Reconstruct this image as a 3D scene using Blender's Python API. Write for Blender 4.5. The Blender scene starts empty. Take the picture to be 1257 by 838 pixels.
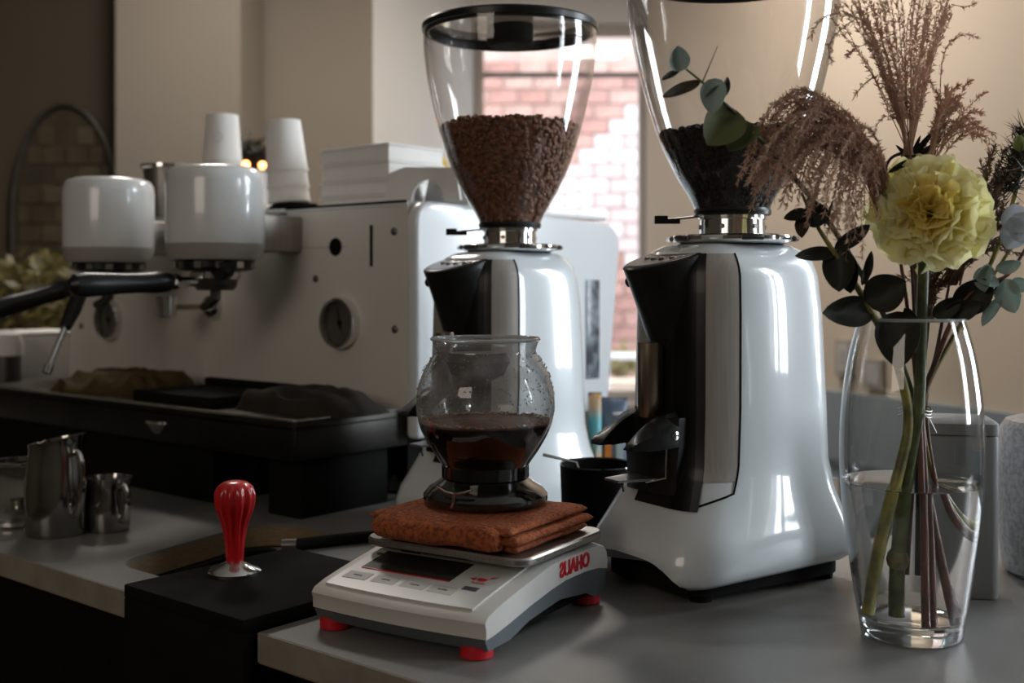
import bpy, bmesh, math, random
from mathutils import Vector, Matrix, Euler, noise
R = random.Random(7)
rad = math.radians
scene = bpy.context.scene
COL = scene.collection

# ------------------------------------------------------------------ camera
cd = bpy.data.cameras.new('camera'); cam = bpy.data.objects.new('camera', cd); COL.objects.link(cam)
cam.location = (0, 0, .33); cam.rotation_euler = (rad(90), 0, 0)
cd.sensor_width = 36; cd.lens = 1400/1257*36; cd.shift_y = -69/1257
cd.clip_start = .02; cd.clip_end = 60
cd.dof.use_dof = True; cd.dof.focus_distance = 1.17; cd.dof.aperture_fstop = 4.5
scene.camera = cam
# ------------------------------------------------------------------ world, exposure
w = bpy.data.worlds.new('world'); scene.world = w; w.use_nodes = True
w.node_tree.nodes['Background'].inputs[0].default_value = (.80, .86, 1, 1)
w.node_tree.nodes['Background'].inputs[1].default_value = 1.2
scene.view_settings.view_transform = 'Standard'; scene.view_settings.look = 'None'
scene.view_settings.gamma = 1; scene.view_settings.use_curve_mapping = False
scene.view_settings.exposure = 1.58
scene.cycles.use_denoising = True
scene.cycles.max_bounces = 12; scene.cycles.transparent_max_bounces = 24
scene.cycles.sample_clamp_indirect = 6

def area(name, loc, target, sx, sy, power, color, spread=180):
    l = bpy.data.lights.new(name, 'AREA'); l.shape = 'RECTANGLE'; l.size = sx; l.size_y = sy
    l.energy = power; l.color = color; l.spread = rad(spread)
    o = bpy.data.objects.new(name, l); COL.objects.link(o); o.location = loc
    o.rotation_euler = (Vector(target)-Vector(loc)).to_track_quat('-Z', 'Y').to_euler()
    return o
# right-hand wall: runs from WA towards the camera side along WD
WA = Vector((.61, 5.13, 0)); WD = Vector((.402, -.9157, 0)); WN = Vector((.9157, .402, 0))   # WN points outdoors
def wallp(t, z, off=0): return WA + WD*t + WN*off + Vector((0, 0, z))
# daylight in the two windows of the right-hand wall
for t in (3.55, 4.95):
    p = wallp(t, .95, .22)
    area('window_daylight', p, p-WN, .46, 1.7, 19, (.86, .93, 1))
# daylight reaching the brick yard behind the rear window
area('yard_daylight', (-1.6, 6.6, 3.2), (.6, 9, .6), 2.0, 2.0, 75, (1, .97, .93))
# added fill lamp inside the room, behind and to the left of the camera
area('front_fill_light', (-1.6, -1.05, 1.2), (-.6, 2.5, .6), 1.2, 1.0, 3.7, (1, .87, .74))
# added fill lamps, unseen overhead, brightening the rear walls; housings built with the room
for lx, ly, pw_ in ((-.9, 3.3, 7), (.55, 3.5, 11)):
    area('fill_lamp_light', (lx, ly, 1.93), (lx, ly+.01, 0), .4, .4, pw_, (1, .93, .85))

# ------------------------------------------------------------------ materials
MATS = {}
def mat(name, col, rough=.5, metal=0, spec=.5, coat=0, noise_amt=0, noise_scale=20, bump=0, bump_scale=60,
        trans=0, ior=1.5, emit=None, estr=0, sheen=0, col2=None, aniso=0, sub=0, stretch=None, detail=4):
    if name in MATS: return MATS[name]
    m = bpy.data.materials.new(name); m.use_nodes = True; MATS[name] = m
    nt = m.node_tree; b = nt.nodes['Principled BSDF']
    b.inputs['Base Color'].default_value = (*col, 1); b.inputs['Roughness'].default_value = rough
    b.inputs['Metallic'].default_value = metal; b.inputs['Specular IOR Level'].default_value = spec
    b.inputs['Coat Weight'].default_value = coat; b.inputs['Coat Roughness'].default_value = .04
    b.inputs['Transmission Weight'].default_value = trans; b.inputs['IOR'].default_value = ior
    b.inputs['Sheen Weight'].default_value = sheen
    b.inputs['Anisotropic'].default_value = aniso
    if sub: b.inputs['Subsurface Weight'].default_value = sub; b.inputs['Subsurface Radius'].default_value = (.01, .008, .004)
    if emit: b.inputs['Emission Color'].default_value = (*emit, 1); b.inputs['Emission Strength'].default_value = estr
    tc = nt.nodes.new('ShaderNodeTexCoord'); src = tc.outputs['Object']
    if stretch:
        mp = nt.nodes.new('ShaderNodeMapping'); mp.inputs['Scale'].default_value = stretch
        nt.links.new(src, mp.inputs[0]); src = mp.outputs[0]
    if noise_amt or col2:
        n = nt.nodes.new('ShaderNodeTexNoise'); n.inputs['Scale'].default_value = noise_scale; n.inputs['Detail'].default_value = detail
        nt.links.new(src, n.inputs['Vector'])
        r = nt.nodes.new('ShaderNodeValToRGB')
        c2 = col2 if col2 else tuple(max(0, c*(1-noise_amt)) for c in col)
        r.color_ramp.elements[0].color = (*c2, 1); r.color_ramp.elements[0].position = .35
        r.color_ramp.elements[1].color = (*col, 1); r.color_ramp.elements[1].position = .62
        nt.links.new(n.outputs['Fac'], r.inputs[0]); nt.links.new(r.outputs[0], b.inputs['Base Color'])
    if bump:
        n2 = nt.nodes.new('ShaderNodeTexNoise'); n2.inputs['Scale'].default_value = bump_scale; n2.inputs['Detail'].default_value = 5
        nt.links.new(src, n2.inputs['Vector'])
        bp = nt.nodes.new('ShaderNodeBump'); bp.inputs['Strength'].default_value = bump; bp.inputs['Distance'].default_value = .002
        nt.links.new(n2.outputs['Fac'], bp.inputs['Height']); nt.links.new(bp.outputs[0], b.inputs['Normal'])
    return m

def thin_glass(name, tint=(.97, .98, .98), edge=(.45, .48, .48), refl=.07, power=3.2, dirt=0, dirt_scale=40, rough=0.02, dirtcol=(.7, .7, .7), film_above=None):
    m = bpy.data.materials.new(name); m.use_nodes = True; nt = m.node_tree; nt.nodes.clear()
    out = nt.nodes.new('ShaderNodeOutputMaterial'); mix = nt.nodes.new('ShaderNodeMixShader')
    tr = nt.nodes.new('ShaderNodeBsdfTransparent'); gl = nt.nodes.new('ShaderNodeBsdfGlossy')
    gl.inputs['Roughness'].default_value = rough; gl.inputs['Color'].default_value = (1, 1, 1, 1)
    lw = nt.nodes.new('ShaderNodeLayerWeight'); lw.inputs['Blend'].default_value = .5
    pw = nt.nodes.new('ShaderNodeMath'); pw.operation = 'POWER'; pw.inputs[1].default_value = power
    nt.links.new(lw.outputs['Facing'], pw.inputs[0])
    ma = nt.nodes.new('ShaderNodeMath'); ma.operation = 'MULTIPLY_ADD'; ma.inputs[1].default_value = .8; ma.inputs[2].default_value = refl
    nt.links.new(pw.outputs[0], ma.inputs[0])
    p2 = nt.nodes.new('ShaderNodeMath'); p2.operation = 'POWER'; p2.inputs[1].default_value = 2.2
    nt.links.new(lw.outputs['Facing'], p2.inputs[0])
    mc = nt.nodes.new('ShaderNodeMix'); mc.data_type = 'RGBA'; mc.inputs[6].default_value = (*tint, 1); mc.inputs[7].default_value = (*edge, 1)
    nt.links.new(p2.outputs[0], mc.inputs[0]); nt.links.new(mc.outputs[2], tr.inputs[0])
    nt.links.new(ma.outputs[0], mix.inputs[0]); nt.links.new(tr.outputs[0], mix.inputs[1]); nt.links.new(gl.outputs[0], mix.inputs[2])
    last = mix
    if dirt:
        n = nt.nodes.new('ShaderNodeTexNoise'); n.inputs['Scale'].default_value = dirt_scale; n.inputs['Detail'].default_value = 8
        tc = nt.nodes.new('ShaderNodeTexCoord'); nt.links.new(tc.outputs['Object'], n.inputs['Vector'])
        cr = nt.nodes.new('ShaderNodeValToRGB'); cr.color_ramp.elements[0].position = .42; cr.color_ramp.elements[1].position = .75
        cr.color_ramp.elements[0].color = (dirt*.25,)*3+(1,); cr.color_ramp.elements[1].color = (dirt,)*3+(1,)
        nt.links.new(n.outputs['Fac'], cr.inputs[0])
        df = nt.nodes.new('ShaderNodeBsdfDiffuse'); df.inputs[0].default_value = (*dirtcol, 1)
        fac = cr.outputs[0]
        if film_above is not None:
            sp_ = nt.nodes.new('ShaderNodeSeparateXYZ'); nt.links.new(tc.outputs['Object'], sp_.inputs[0])
            mr = nt.nodes.new('ShaderNodeMapRange'); mr.inputs[1].default_value = film_above; mr.inputs[2].default_value = film_above+.004
            nt.links.new(sp_.outputs[2], mr.inputs[0]); mu = nt.nodes.new('ShaderNodeMath'); mu.operation = 'MULTIPLY'
            nt.links.new(fac, mu.inputs[0]); nt.links.new(mr.outputs[0], mu.inputs[1]); fac = mu.outputs[0]
        m2 = nt.nodes.new('ShaderNodeMixShader'); nt.links.new(fac, m2.inputs[0])
        nt.links.new(mix.outputs[0], m2.inputs[1]); nt.links.new(df.outputs[0], m2.inputs[2]); last = m2
    nt.links.new(last.outputs[0], out.inputs[0]); MATS[name] = m
    return m

def leafmat(name, col, trans=.25, rough=.5, col2=None, scale=30):
    m = mat(name, col, rough, col2=col2 or tuple(c*.75 for c in col), noise_scale=scale)
    nt = m.node_tree; b = nt.nodes['Principled BSDF']; out = nt.nodes['Material Output']
    t = nt.nodes.new('ShaderNodeBsdfTranslucent'); t.inputs[0].default_value = (*col, 1)
    mx = nt.nodes.new('ShaderNodeMixShader'); mx.inputs[0].default_value = trans
    nt.links.new(b.outputs[0], mx.inputs[1]); nt.links.new(t.outputs[0], mx.inputs[2]); nt.links.new(mx.outputs[0], out.inputs[0])
    return m

M_WHITE = mat('white_enamel', (.80, .82, .82), .22, coat=.6, noise_amt=.05, noise_scale=6)
M_SHELL = mat('grinder_enamel', (.66, .705, .73), .25, spec=.4, coat=.9, noise_amt=.04, noise_scale=4, bump=.02, bump_scale=9)
M_PANEL = mat('warm_white_panel', (.74, .70, .64), .38, coat=.15, noise_amt=.06, noise_scale=5)
M_SIDE = mat('cool_white_panel', (.80, .83, .85), .28, coat=.5, noise_amt=.04, noise_scale=5)
M_BLACK = mat('black_plastic', (.010, .010, .010), .34, spec=.3, coat=.05, noise_amt=.3, noise_scale=40)
M_TRAY = mat('tray_steel', (.055, .052, .048), .42, metal=1, noise_amt=.3, noise_scale=12)
M_TRIM = mat('trim_steel', (.40, .37, .34), .45, metal=.25, noise_amt=.1, noise_scale=8, stretch=(40, 40, 1))
M_MATT = mat('matt_black', (.0075, .007, .0065), .85, spec=.12, noise_amt=.3, noise_scale=30, bump=.1)
M_GLOSSB = mat('gloss_black', (.008, .008, .008), .12, coat=.7)
M_CHROME = mat('chrome', (.78, .78, .77), .12, metal=1, noise_amt=.06, noise_scale=15)
M_STEEL = mat('brushed_steel', (.40, .37, .34), .38, metal=1, noise_amt=.15, noise_scale=8, stretch=(40, 40, 1))
M_DSTEEL = mat('dark_steel', (.16, .15, .145), .38, metal=1, noise_amt=.3, noise_scale=12)
M_BRONZE = mat('bronze_steel', (.42, .34, .26), .28, metal=1, noise_amt=.1, noise_scale=8)
M_PAPER = mat('white_paper', (.80, .78, .75), .7, noise_amt=.05, noise_scale=18)
M_RED = mat('red_lacquer', (.62, .012, .016), .28, coat=.5, noise_amt=.15, noise_scale=14)
M_REDF = mat('red_foot_plastic', (.60, .010, .020), .35, noise_amt=.15, noise_scale=50)
M_CNT = mat('grey_laminate', (.185, .178, .168), .42, noise_amt=.18, noise_scale=5, bump=.05, bump_scale=120)
M_EDGE = mat('counter_edge', (.30, .27, .22), .5, noise_amt=.2, noise_scale=30)
M_WOOD = mat('plywood_edge', (.28, .19, .10), .55, noise_amt=.35, noise_scale=30, stretch=(3, 3, 30))

# ------------------------------------------------------------------ geometry helpers
class B:
    def __init__(s): s.v = []; s.f = []
    def add(s, verts, faces):
        n = len(s.v); s.v += [Vector(v) for v in verts]; s.f += [tuple(i+n for i in f) for f in faces]; return s
    def box(s, x0, x1, y0, y1, z0, z1):
        return s.add([(x, y, z) for z in (z0, z1) for y in (y0, y1) for x in (x0, x1)],
                     [(0, 2, 3, 1), (4, 5, 7, 6), (0, 1, 5, 4), (2, 6, 7, 3), (0, 4, 6, 2), (1, 3, 7, 5)])
    def lathe(s, prof, n=48, c=(0, 0, 0), cap=True, sx=1, sy=1):
        vs = []; fs = []
        for r, z in prof:
            for k in range(n):
                a = 2*math.pi*k/n; vs.append((c[0]+r*math.cos(a)*sx, c[1]+r*math.sin(a)*sy, c[2]+z))
        for i in range(len(prof)-1):
            for k in range(n):
                k2 = (k+1) % n; fs.append((i*n+k, i*n+k2, (i+1)*n+k2, (i+1)*n+k))
        if cap:
            if prof[0][0] > 1e-5: fs.append(tuple(reversed(range(n))))
            if prof[-1][0] > 1e-5: fs.append(tuple(range((len(prof)-1)*n, len(prof)*n)))
        return s.add(vs, fs)
    def tube(s, path, r, n=10, cap=True):
        path = [Vector(p) for p in path]; N = len(path)
        rs = r if isinstance(r, (list, tuple)) else [r]*N
        vs = []; fs = []; up = None
        for i, p in enumerate(path):
            t = (path[min(i+1, N-1)]-path[max(i-1, 0)]).normalized()
            if up is None: up = t.orthogonal().normalized()
            up = (up - t*up.dot(t)).normalized(); bi = t.cross(up)
            for k in range(n):
                a = 2*math.pi*k/n; vs.append(p+(up*math.cos(a)+bi*math.sin(a))*rs[i])
        for i in range(N-1):
            for k in range(n):
                k2 = (k+1) % n; fs.append((i*n+k, i*n+k2, (i+1)*n+k2, (i+1)*n+k))
        if cap: fs.append(tuple(reversed(range(n)))); fs.append(tuple(range((N-1)*n, N*n)))
        return s.add(vs, fs)
    def prism(s, poly, a0, a1, axis='x'):
        n = len(poly)
        def q(u, v, a): return {'x': (a, u, v), 'y': (u, a, v), 'z': (u, v, a)}[axis]
        vs = [q(u, v, a0) for u, v in poly]+[q(u, v, a1) for u, v in poly]
        fs = [tuple(reversed(range(n))), tuple(range(n, 2*n))]+[(i, (i+1) % n, (i+1) % n+n, i+n) for i in range(n)]
        return s.add(vs, fs)
    def rings(s, rings, closed=True, cap=True):
        n = len(rings[0]); vs = [p for r in rings for p in r]; fs = []
        for i in range(len(rings)-1):
            for k in range(n if closed else n-1):
                k2 = (k+1) % n; fs.append((i*n+k, i*n+k2, (i+1)*n+k2, (i+1)*n+k))
        if cap: fs.append(tuple(reversed(range(n)))); fs.append(tuple(range((len(rings)-1)*n, len(rings)*n)))
        return s.add(vs, fs)
    def xf(s, m):
        s.v = [m @ v for v in s.v]; return s
    def build(s, name, material, parent=None, smooth=True, bevel=0, seg=2, angle=35, recalc=True, solid=0):
        me = bpy.data.meshes.new(name); me.from_pydata([tuple(v) for v in s.v], [], s.f)
        bm = bmesh.new(); bm.from_mesh(me)
        if recalc: bmesh.ops.recalc_face_normals(bm, faces=bm.faces)
        if bevel:
            es = [e for e in bm.edges if len(e.link_faces) == 2 and e.calc_face_angle(0) > rad(30)]
            bmesh.ops.bevel(bm, geom=es, offset=bevel, segments=seg, profile=.5, affect='EDGES', clamp_overlap=True)
        bm.to_mesh(me); bm.free()
        if smooth: me.shade_smooth(); me.set_sharp_from_angle(angle=rad(angle))
        if isinstance(material, (list, tuple)):
            for mm in material: me.materials.append(mm)
        else: me.materials.append(material)
        o = bpy.data.objects.new(name, me); COL.objects.link(o)
        if parent: o.parent = parent
        return o

def tag(o, label, cat, group=None):
    o['label'] = label; o['category'] = cat
    if group: o['group'] = group
    return o
def thing(name, label, cat, loc=(0, 0, 0), rz=0, group=None):
    o = bpy.data.objects.new(name, None); COL.objects.link(o); o.empty_display_size = .02
    o.location = loc; o.rotation_euler = (0, 0, rz)
    return tag(o, label, cat, group)
def struct(o): o['kind'] = 'structure'; return o
def stuff(o): o['kind'] = 'stuff'; return o
def P(px, py, Y): return Vector(((px-628.5)/1400*Y, Y, .33-(py-350)/1400*Y))
def bez(p0, p1, p2, n):
    p0, p1, p2 = Vector(p0), Vector(p1), Vector(p2)
    return [(1-t)**2*p0+2*t*(1-t)*p1+t*t*p2 for t in (i/(n-1) for i in range(n))]
def crom(pts, per=6):
    pts = [Vector(p) for p in pts]; out = []
    for i in range(len(pts)-1):
        a, b, c, d = pts[max(i-1, 0)], pts[i], pts[i+1], pts[min(i+2, len(pts)-1)]
        for k in range(per):
            t = k/per
            out.append(.5*((2*b)+(c-a)*t+(2*a-5*b+4*c-d)*t*t+(3*b-a-3*c+d)*t**3))
    return out+[pts[-1]]
def text_mesh(name, body, size, material, parent, loc, rot, mirror=False, depth=.0004, bold=0, sx=1):
    cu = bpy.data.curves.new('t', 'FONT'); cu.body = body; cu.size = size; cu.extrude = depth; cu.align_x = 'CENTER'; cu.align_y = 'CENTER'; cu.offset = bold
    to = bpy.data.objects.new('t', cu); COL.objects.link(to)
    bpy.context.view_layer.update()
    me = bpy.data.meshes.new_from_object(to); bpy.data.objects.remove(to); bpy.data.curves.remove(cu)
    me.transform(Matrix.Diagonal((-sx if mirror else sx, 1, 1, 1)))
    if mirror: me.flip_normals()
    me.name = name; me.materials.clear(); me.materials.append(material)
    o = bpy.data.objects.new(name, me); COL.objects.link(o); o.parent = parent; o.location = loc; o.rotation_euler = rot
    return o

# ================================================================== THE ROOM
W_TAUPE = mat('taupe_plaster', (.24, .205, .165), .85, noise_amt=.06, noise_scale=1.5, bump=.1, bump_scale=30)
W_OLIVE = mat('shaded_olive_plaster', (.075, .058, .036), .85, noise_amt=.12, noise_scale=1.5, bump=.1, bump_scale=30)  # olive paint with the rear wall's shade put into its colour
W_WHITE = mat('white_plaster', (.78, .77, .74), .85, noise_amt=.04, noise_scale=1.5)
W_PEACH = mat('peach_plaster', (.50, .415, .33), .85, noise_amt=.06, noise_scale=1.2, bump=.1, bump_scale=30)
W_BLUE = mat('blue_grey_dado', (.21, .25, .27), .6, noise_amt=.1, noise_scale=2)
W_FLOOR = mat('floor_boards', (.07, .05, .035), .6, noise_amt=.3, noise_scale=4, stretch=(1, 12, 1))
W_FRAME = mat('window_paint', (.42, .38, .34), .5, noise_amt=.05, noise_scale=8)
PANE = thin_glass('window_pane_glass', refl=.03, tint=(.98, .99, .99), edge=(.9, .92, .92))

struct(B().box(-3.2, 4.2, -1.6, 5.7, -.95, -.9).build('floor', W_FLOOR, smooth=False))
struct(B().box(-3.2, 4.2, -1.6, 5.7, 2.1, 2.15).build('ceiling', mat('ceiling_paint', (.45, .42, .38), .9, noise_amt=.05), smooth=False))
struct(B().box(-3.2, 4.2, -1.7, -1.6, -.9, 2.1).build('wall_front', W_OLIVE, smooth=False))
struct(B().box(-3.3, -3.2, -1.7, 4.5, -.9, 2.1).build('wall_left', W_OLIVE, smooth=False))
struct(B().box(-3.3, -1.45, 4.4, 4.5, -.9, 2.1).build('wall_rear_olive', W_OLIVE, smooth=False))
struct(B().box(-1.46, -1.0, 4.2, 4.95, -.9, 2.1).build('wall_rear_pier', W_TAUPE, smooth=False))
struct(B().box(-1.0, -.56, 4.6, 4.95, -.9, 2.1).build('wall_rear_taupe', W_TAUPE, smooth=False))
# white splayed reveal from the pier to the rear window
struct(B().prism([(-.56, 4.6), (-.555, 4.6), (-.19, 5.62), (-.19, 5.75), (-.7, 5.75), (-.7, 4.96), (-.56, 4.96)], -.9, 2.1, 'z').build('wall_rear_reveal', W_WHITE, smooth=False))
b = B().box(-.2, .8, 5.62, 5.75, -.9, -.24).box(-.2, .8, 5.62, 5.75, 1.62, 2.1)
struct(b.build('wall_rear_window', W_WHITE, smooth=False))
struct(B().prism([(.61, 5.13), (.665, 5.62), (.665, 5.75), (.95, 5.75), (.85, 5.2)], -.9, 2.1, 'z').build('wall_rear_return', W_PEACH, smooth=False))
win = B().box(-.19, .665, 5.64, 5.68, -.24, -.19).box(-.19, .665, 5.64, 5.68, 1.56, 1.62).box(-.19, -.14, 5.64, 5.68, -.19, 1.56).box(.625, .665, 5.64, 5.68, -.19, 1.56)
win = struct(win.build('window_1', W_FRAME, smooth=False, bevel=.004))
B().box(-.14, .625, 5.645, 5.675, 1.36, 1.385).build('transom', mat('grey_transom', (.25, .25, .25), .5, noise_amt=.1), win, bevel=.003)
B().box(-.14, .625, 5.658, 5.662, -.19, 1.56).build('pane', PANE, win, smooth=False)
B().box(-.2, .68, 5.5, 5.66, -.27, -.24).build('window_sill', W_FRAME, win, bevel=.004)

for k, (lx, ly) in enumerate(((-.9, 3.3), (.55, 3.5))):  # housings of the added fill lamps, above the view
    cl_ = thing('fill_lamp', ('added square fill lamp out of view before the taupe wall', 'added square fill lamp out of view before the rear window')[k], 'lamp', (lx, ly, 1.94))
    B().box(-.24, .24, -.24, .24, .0, .16).build('housing', mat('fill_lamp_housing', (.5, .48, .45), .5, noise_amt=.05), cl_, smooth=False)
# right-hand wall with two windows towards the street
def wseg(b_, t0, t1, z0, z1, o0=0, o1=.18):
    vs = [wallp(t, z, o) for z in (z0, z1) for o in (o0, o1) for t in (t0, t1)]
    b_.add(vs, [(0, 2, 3, 1), (4, 5, 7, 6), (0, 1, 5, 4), (2, 6, 7, 3), (0, 4, 6, 2), (1, 3, 7, 5)]); return b_
b = B(); wseg(b, 0, 3.25, -.9, 2.1); wseg(b, 3.25, 5.25, -.9, .08); wseg(b, 3.25, 5.25, 1.82, 2.1); wseg(b, 3.85, 4.65, .08, 1.82); wseg(b, 5.25, 7.35, -.9, 2.1)
struct(b.build('wall_right', W_PEACH, smooth=False))
b = B(); wseg(b, 0, 7.3, -.9, -.035, -.03, 0)
struct(b.build('trim_1', W_BLUE, smooth=False))
b = B(); wseg(b, 0, 7.3, -.29, -.265, -.036, -.03)
struct(b.build('trim_2', mat('dado_groove_rail', (.10, .125, .14), .6, noise_amt=.1), smooth=False))
for i, (t0, t1) in enumerate(((3.25, 3.85), (4.65, 5.25))):
    b = B(); wseg(b, t0, t0+.05, .08, 1.82, .06, .1); wseg(b, t1-.05, t1, .08, 1.82, .06, .1); wseg(b, t0+.05, t1-.05, .08, .13, .06, .1); wseg(b, t0+.05, t1-.05, 1.77, 1.82, .06, .1)
    wo = struct(b.build('window_%d' % (i+2), W_FRAME, smooth=False))
    tm = (t0+t1)/2
    for k in (0,):
        b = B(); wseg(b, tm-.02, tm+.02, .13, 1.77, .065, .095); b.build('mullion', W_FRAME, wo, smooth=False)
    b = B(); wseg(b, t0+.05, t1-.05, .93, .96, .067, .093); b.build('glazing_bar', W_FRAME, wo, smooth=False)
    for a0, a1 in ((t0+.05, tm-.02), (tm+.02, t1-.05)):
        for z0, z1 in ((.13, .93), (.96, 1.77)):
            b = B(); wseg(b, a0, a1, z0, z1, .079, .082); b.build('pane', PANE, wo, smooth=False)

# ---- pictures on the right-hand wall
def picture(px0, px1, py0, py1, label, tone):
    # find t on the wall for each pixel column
    def tof(px):
        k = (px-628.5)/1400; return (k*WA.y-WA.x)/(WD.x-k*WD.y)
    t0, t1 = tof(px0), tof(px1); Y = (WA+WD*(t0+t1)/2).y
    z1, z0 = .33-(py0-350)/1400*Y, .33-(py1-350)/1400*Y
    c = wallp((t0+t1)/2, z0); r = thing('framed_picture', label, 'picture', c)
    def put(ta, tb, za, zb, oa, ob, nm, mm):
        b_ = B(); wseg(b_, ta, tb, za, zb, oa, ob); b_.xf(Matrix.Translation(-c)); b_.build(nm, mm, r, smooth=False)
    f = .014
    put(t0, t1, z0, z1, -.02, -.001, 'frame', mat('picture_frame_'+tone, (.30, .26, .22), .5, noise_amt=.1))
    put(t0+f, t1-f, z0+f, z1-f, -.022, -.02, 'mount', mat('picture_mount', (.42, .40, .38), .6, noise_amt=.1))
    put(t0+f*3, t1-f*3, z0+f*2.5, z1-f*2.5, -.0235, -.022, 'print', mat('picture_print_'+tone, (.16, .17, .19) if tone == 'a' else (.24, .24, .25), .6, noise_amt=.6, noise_scale=25))
picture(1031, 1050, 417, 461, 'upper small framed picture on the peach wall between grinder and vase', 'a')
picture(1066, 1088, 441, 476, 'small framed picture on the peach wall seen through the glass vase', 'b')

# ---- arched tile panel on the olive wall
ar = thing('arched_mirror', 'tall arched wall mirror with thin metal frame on the dark olive wall', 'mirror', (-1.715, 4.395, -.2))
hw, zs, zt = .205, .80, .43
def arch(hw_, n=28, top=None):
    pts = [(-hw_, 0), (-hw_, zs-0)]
    for k in range(1, n): a = math.pi*(1-k/n); pts.append((hw_*math.cos(a), zs+hw_*2.1*math.sin(a)*.98))
    return pts+[(hw_, zs), (hw_, 0)]
op = arch(hw)
B().tube([Vector((x, -.012, z)) for x, z in op], .011, 8).build('frame', mat('mirror_frame', (.13, .12, .10), .35, metal=.8, noise_amt=.2), ar)
B().prism(arch(hw-.008), -.008, -.002, 'y').build('backing', mat('mirror_glass', (.07, .058, .038), .2, noise_amt=.3, noise_scale=9), ar, smooth=False)
tmats = [mat('arch_tile_%d' % i, c, .35, noise_amt=.25, noise_scale=20) for i, c in enumerate(((.085, .068, .04), (.075, .059, .035), (.10, .08, .048)))]
tm_ = {}
for r_ in range(16):
    for c_ in range(-3, 4):
        x0 = c_*.09+(.045 if r_ % 2 else 0)-.043; x1 = x0+.084; z0 = .02+r_*.075; z1 = z0+.068
        def lim(z): return (hw-.02) if z < zs else (hw-.02)*math.sqrt(max(0, 1-((z-zs)/(hw*2.02))**2))
        L = lim(z1); x0, x1 = max(x0, -L), min(x1, L)
        if x1-x0 < .02 or R.random() < .12: continue
        B().box(x0, x1, -.013-R.random()*.003, -.008, z0, z1).build('tile', R.choice(tmats), ar, smooth=False)

# ---- outdoor yard: brick wall behind the rear window
yard = struct(B().box(-1.2, 2.6, 8.9, 9.0, -1.5, 3.4).build('wall_outside', mat('mortar', (.42, .33, .29), .9, noise_amt=.15, noise_scale=6), smooth=False))
bmats = [mat('brick_%d' % i, c, .9, noise_amt=.25, noise_scale=14) for i, c in enumerate(((.40, .22, .185), (.44, .26, .22), (.36, .20, .17), (.46, .30, .255)))]  # haze put into the colours: bricks and mortar kept pale and close
bwh = [mat('whitewashed_brick_%d' % i, c, .9, noise_amt=.12, noise_scale=14) for i, c in enumerate(((.60, .53, .51), (.54, .43, .41), (.62, .57, .56)))]
bmesh_cache = {}
nb = 0
for r_ in range(26):
    for c_ in range(10):
        x = -.42+c_*.235+(.117 if r_ % 2 else 0); z = -.85+r_*.115
        if x > 1.45: continue
        nz = noise.noise(Vector((x*1.6+3, z*1.5, .3)))
        white = (-.35 < z-.75 < .45+.2*nz) and nz > -.25 or nz > .32
        mm = R.choice(bwh if white else bmats); key = mm.name
        if key not in bmesh_cache:
            o = B().box(-.109, .109, -.018, .03, -.051, .051).build('brick', mm, yard, smooth=False, bevel=.004, seg=1); bmesh_cache[key] = o.data
        else:
            o = bpy.data.objects.new('brick', bmesh_cache[key]); COL.objects.link(o); o.parent = yard
        o.location = (x, 8.9-R.random()*.006, z)
struct(B().box(-2, 4, 5.8, 9, -1.6, -1.5).build('ground_outside', mat('yard_paving', (.4, .38, .36), .9, noise_amt=.2), smooth=False))
rl = thing('yard_railing', 'white metal railing outside the rear window before the brick wall', 'railing', (.35, 6.6, -1.5))
B().tube([Vector((x, 0, z)) for x, z in ((-.1, .6), (.02, 1.32), (.10, 1.42), (1.1, 1.42))], .022, 8).build('top_rail', M_WHITE, rl)
for x in (.2, .4, .6, .8, 1.0): B().tube([(x, 0, 0), (x, 0, 1.41)], .013, 6).build('baluster', M_WHITE, rl)
lw_ = B().box(-.3, 2.2, 7.2, 7.5, -1.5, -.28).build('low_wall', mat('beige_render', (.56, .47, .37), .9, noise_amt=.1)); tag(lw_, 'low beige rendered wall behind the white yard railing', 'wall')
pl = B().box(-.3, 2.2, 6.9, 7.15, -1.5, -.62).build('planter_box', mat('terracotta_red', (.42, .16, .11), .8, noise_amt=.2), bevel=.01); tag(pl, 'long terracotta red planter at the foot of the beige yard wall', 'planter')
bs = thing('yard_bush', 'dull olive bush growing over the beige yard wall', 'bush', (.72, 7.66, -1.5))
b = B()
for k in range(260):
    p = Vector((R.gauss(0, .10), R.gauss(0, .04), 1.2+abs(R.gauss(.10, .07)))); d = Vector((R.uniform(-1, 1), R.uniform(-1, 1), R.uniform(-.4, 1))).normalized()*.05; s_ = d.orthogonal().normalized()*.015
    b.add([p, p+d*.5+s_, p+d, p+d*.5-s_], [(0, 1, 2, 3)])
stuff(b.build('foliage', leafmat('olive_leaf', (.22, .20, .06)), bs))
B().tube([(0, 0, 0), (0, 0, 1.35)], .02, 6).build('stem', M_WOOD, bs)

# ================================================================== COUNTER
A_M = math.atan2(-.64, .768)
PM = Vector((-.16, 1.75, 0))
SX = Vector((.768, -.64, 0)); SY = Vector((.64, .768, 0))
def ml(v):  # world -> machine local
    d = Vector(v)-PM; return (d.dot(SX), d.dot(SY))
def mw(x, y, z=0): return PM+SX*x+SY*y+Vector((0, 0, z))
ct = thing('counter', 'long grey laminate bar counter with a round cut-out and pale front edge', 'counter', PM, A_M)
fy = -.562; th = .030
hx, hy = ml((-.35, 1.425, 0)); hr = .142
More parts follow.
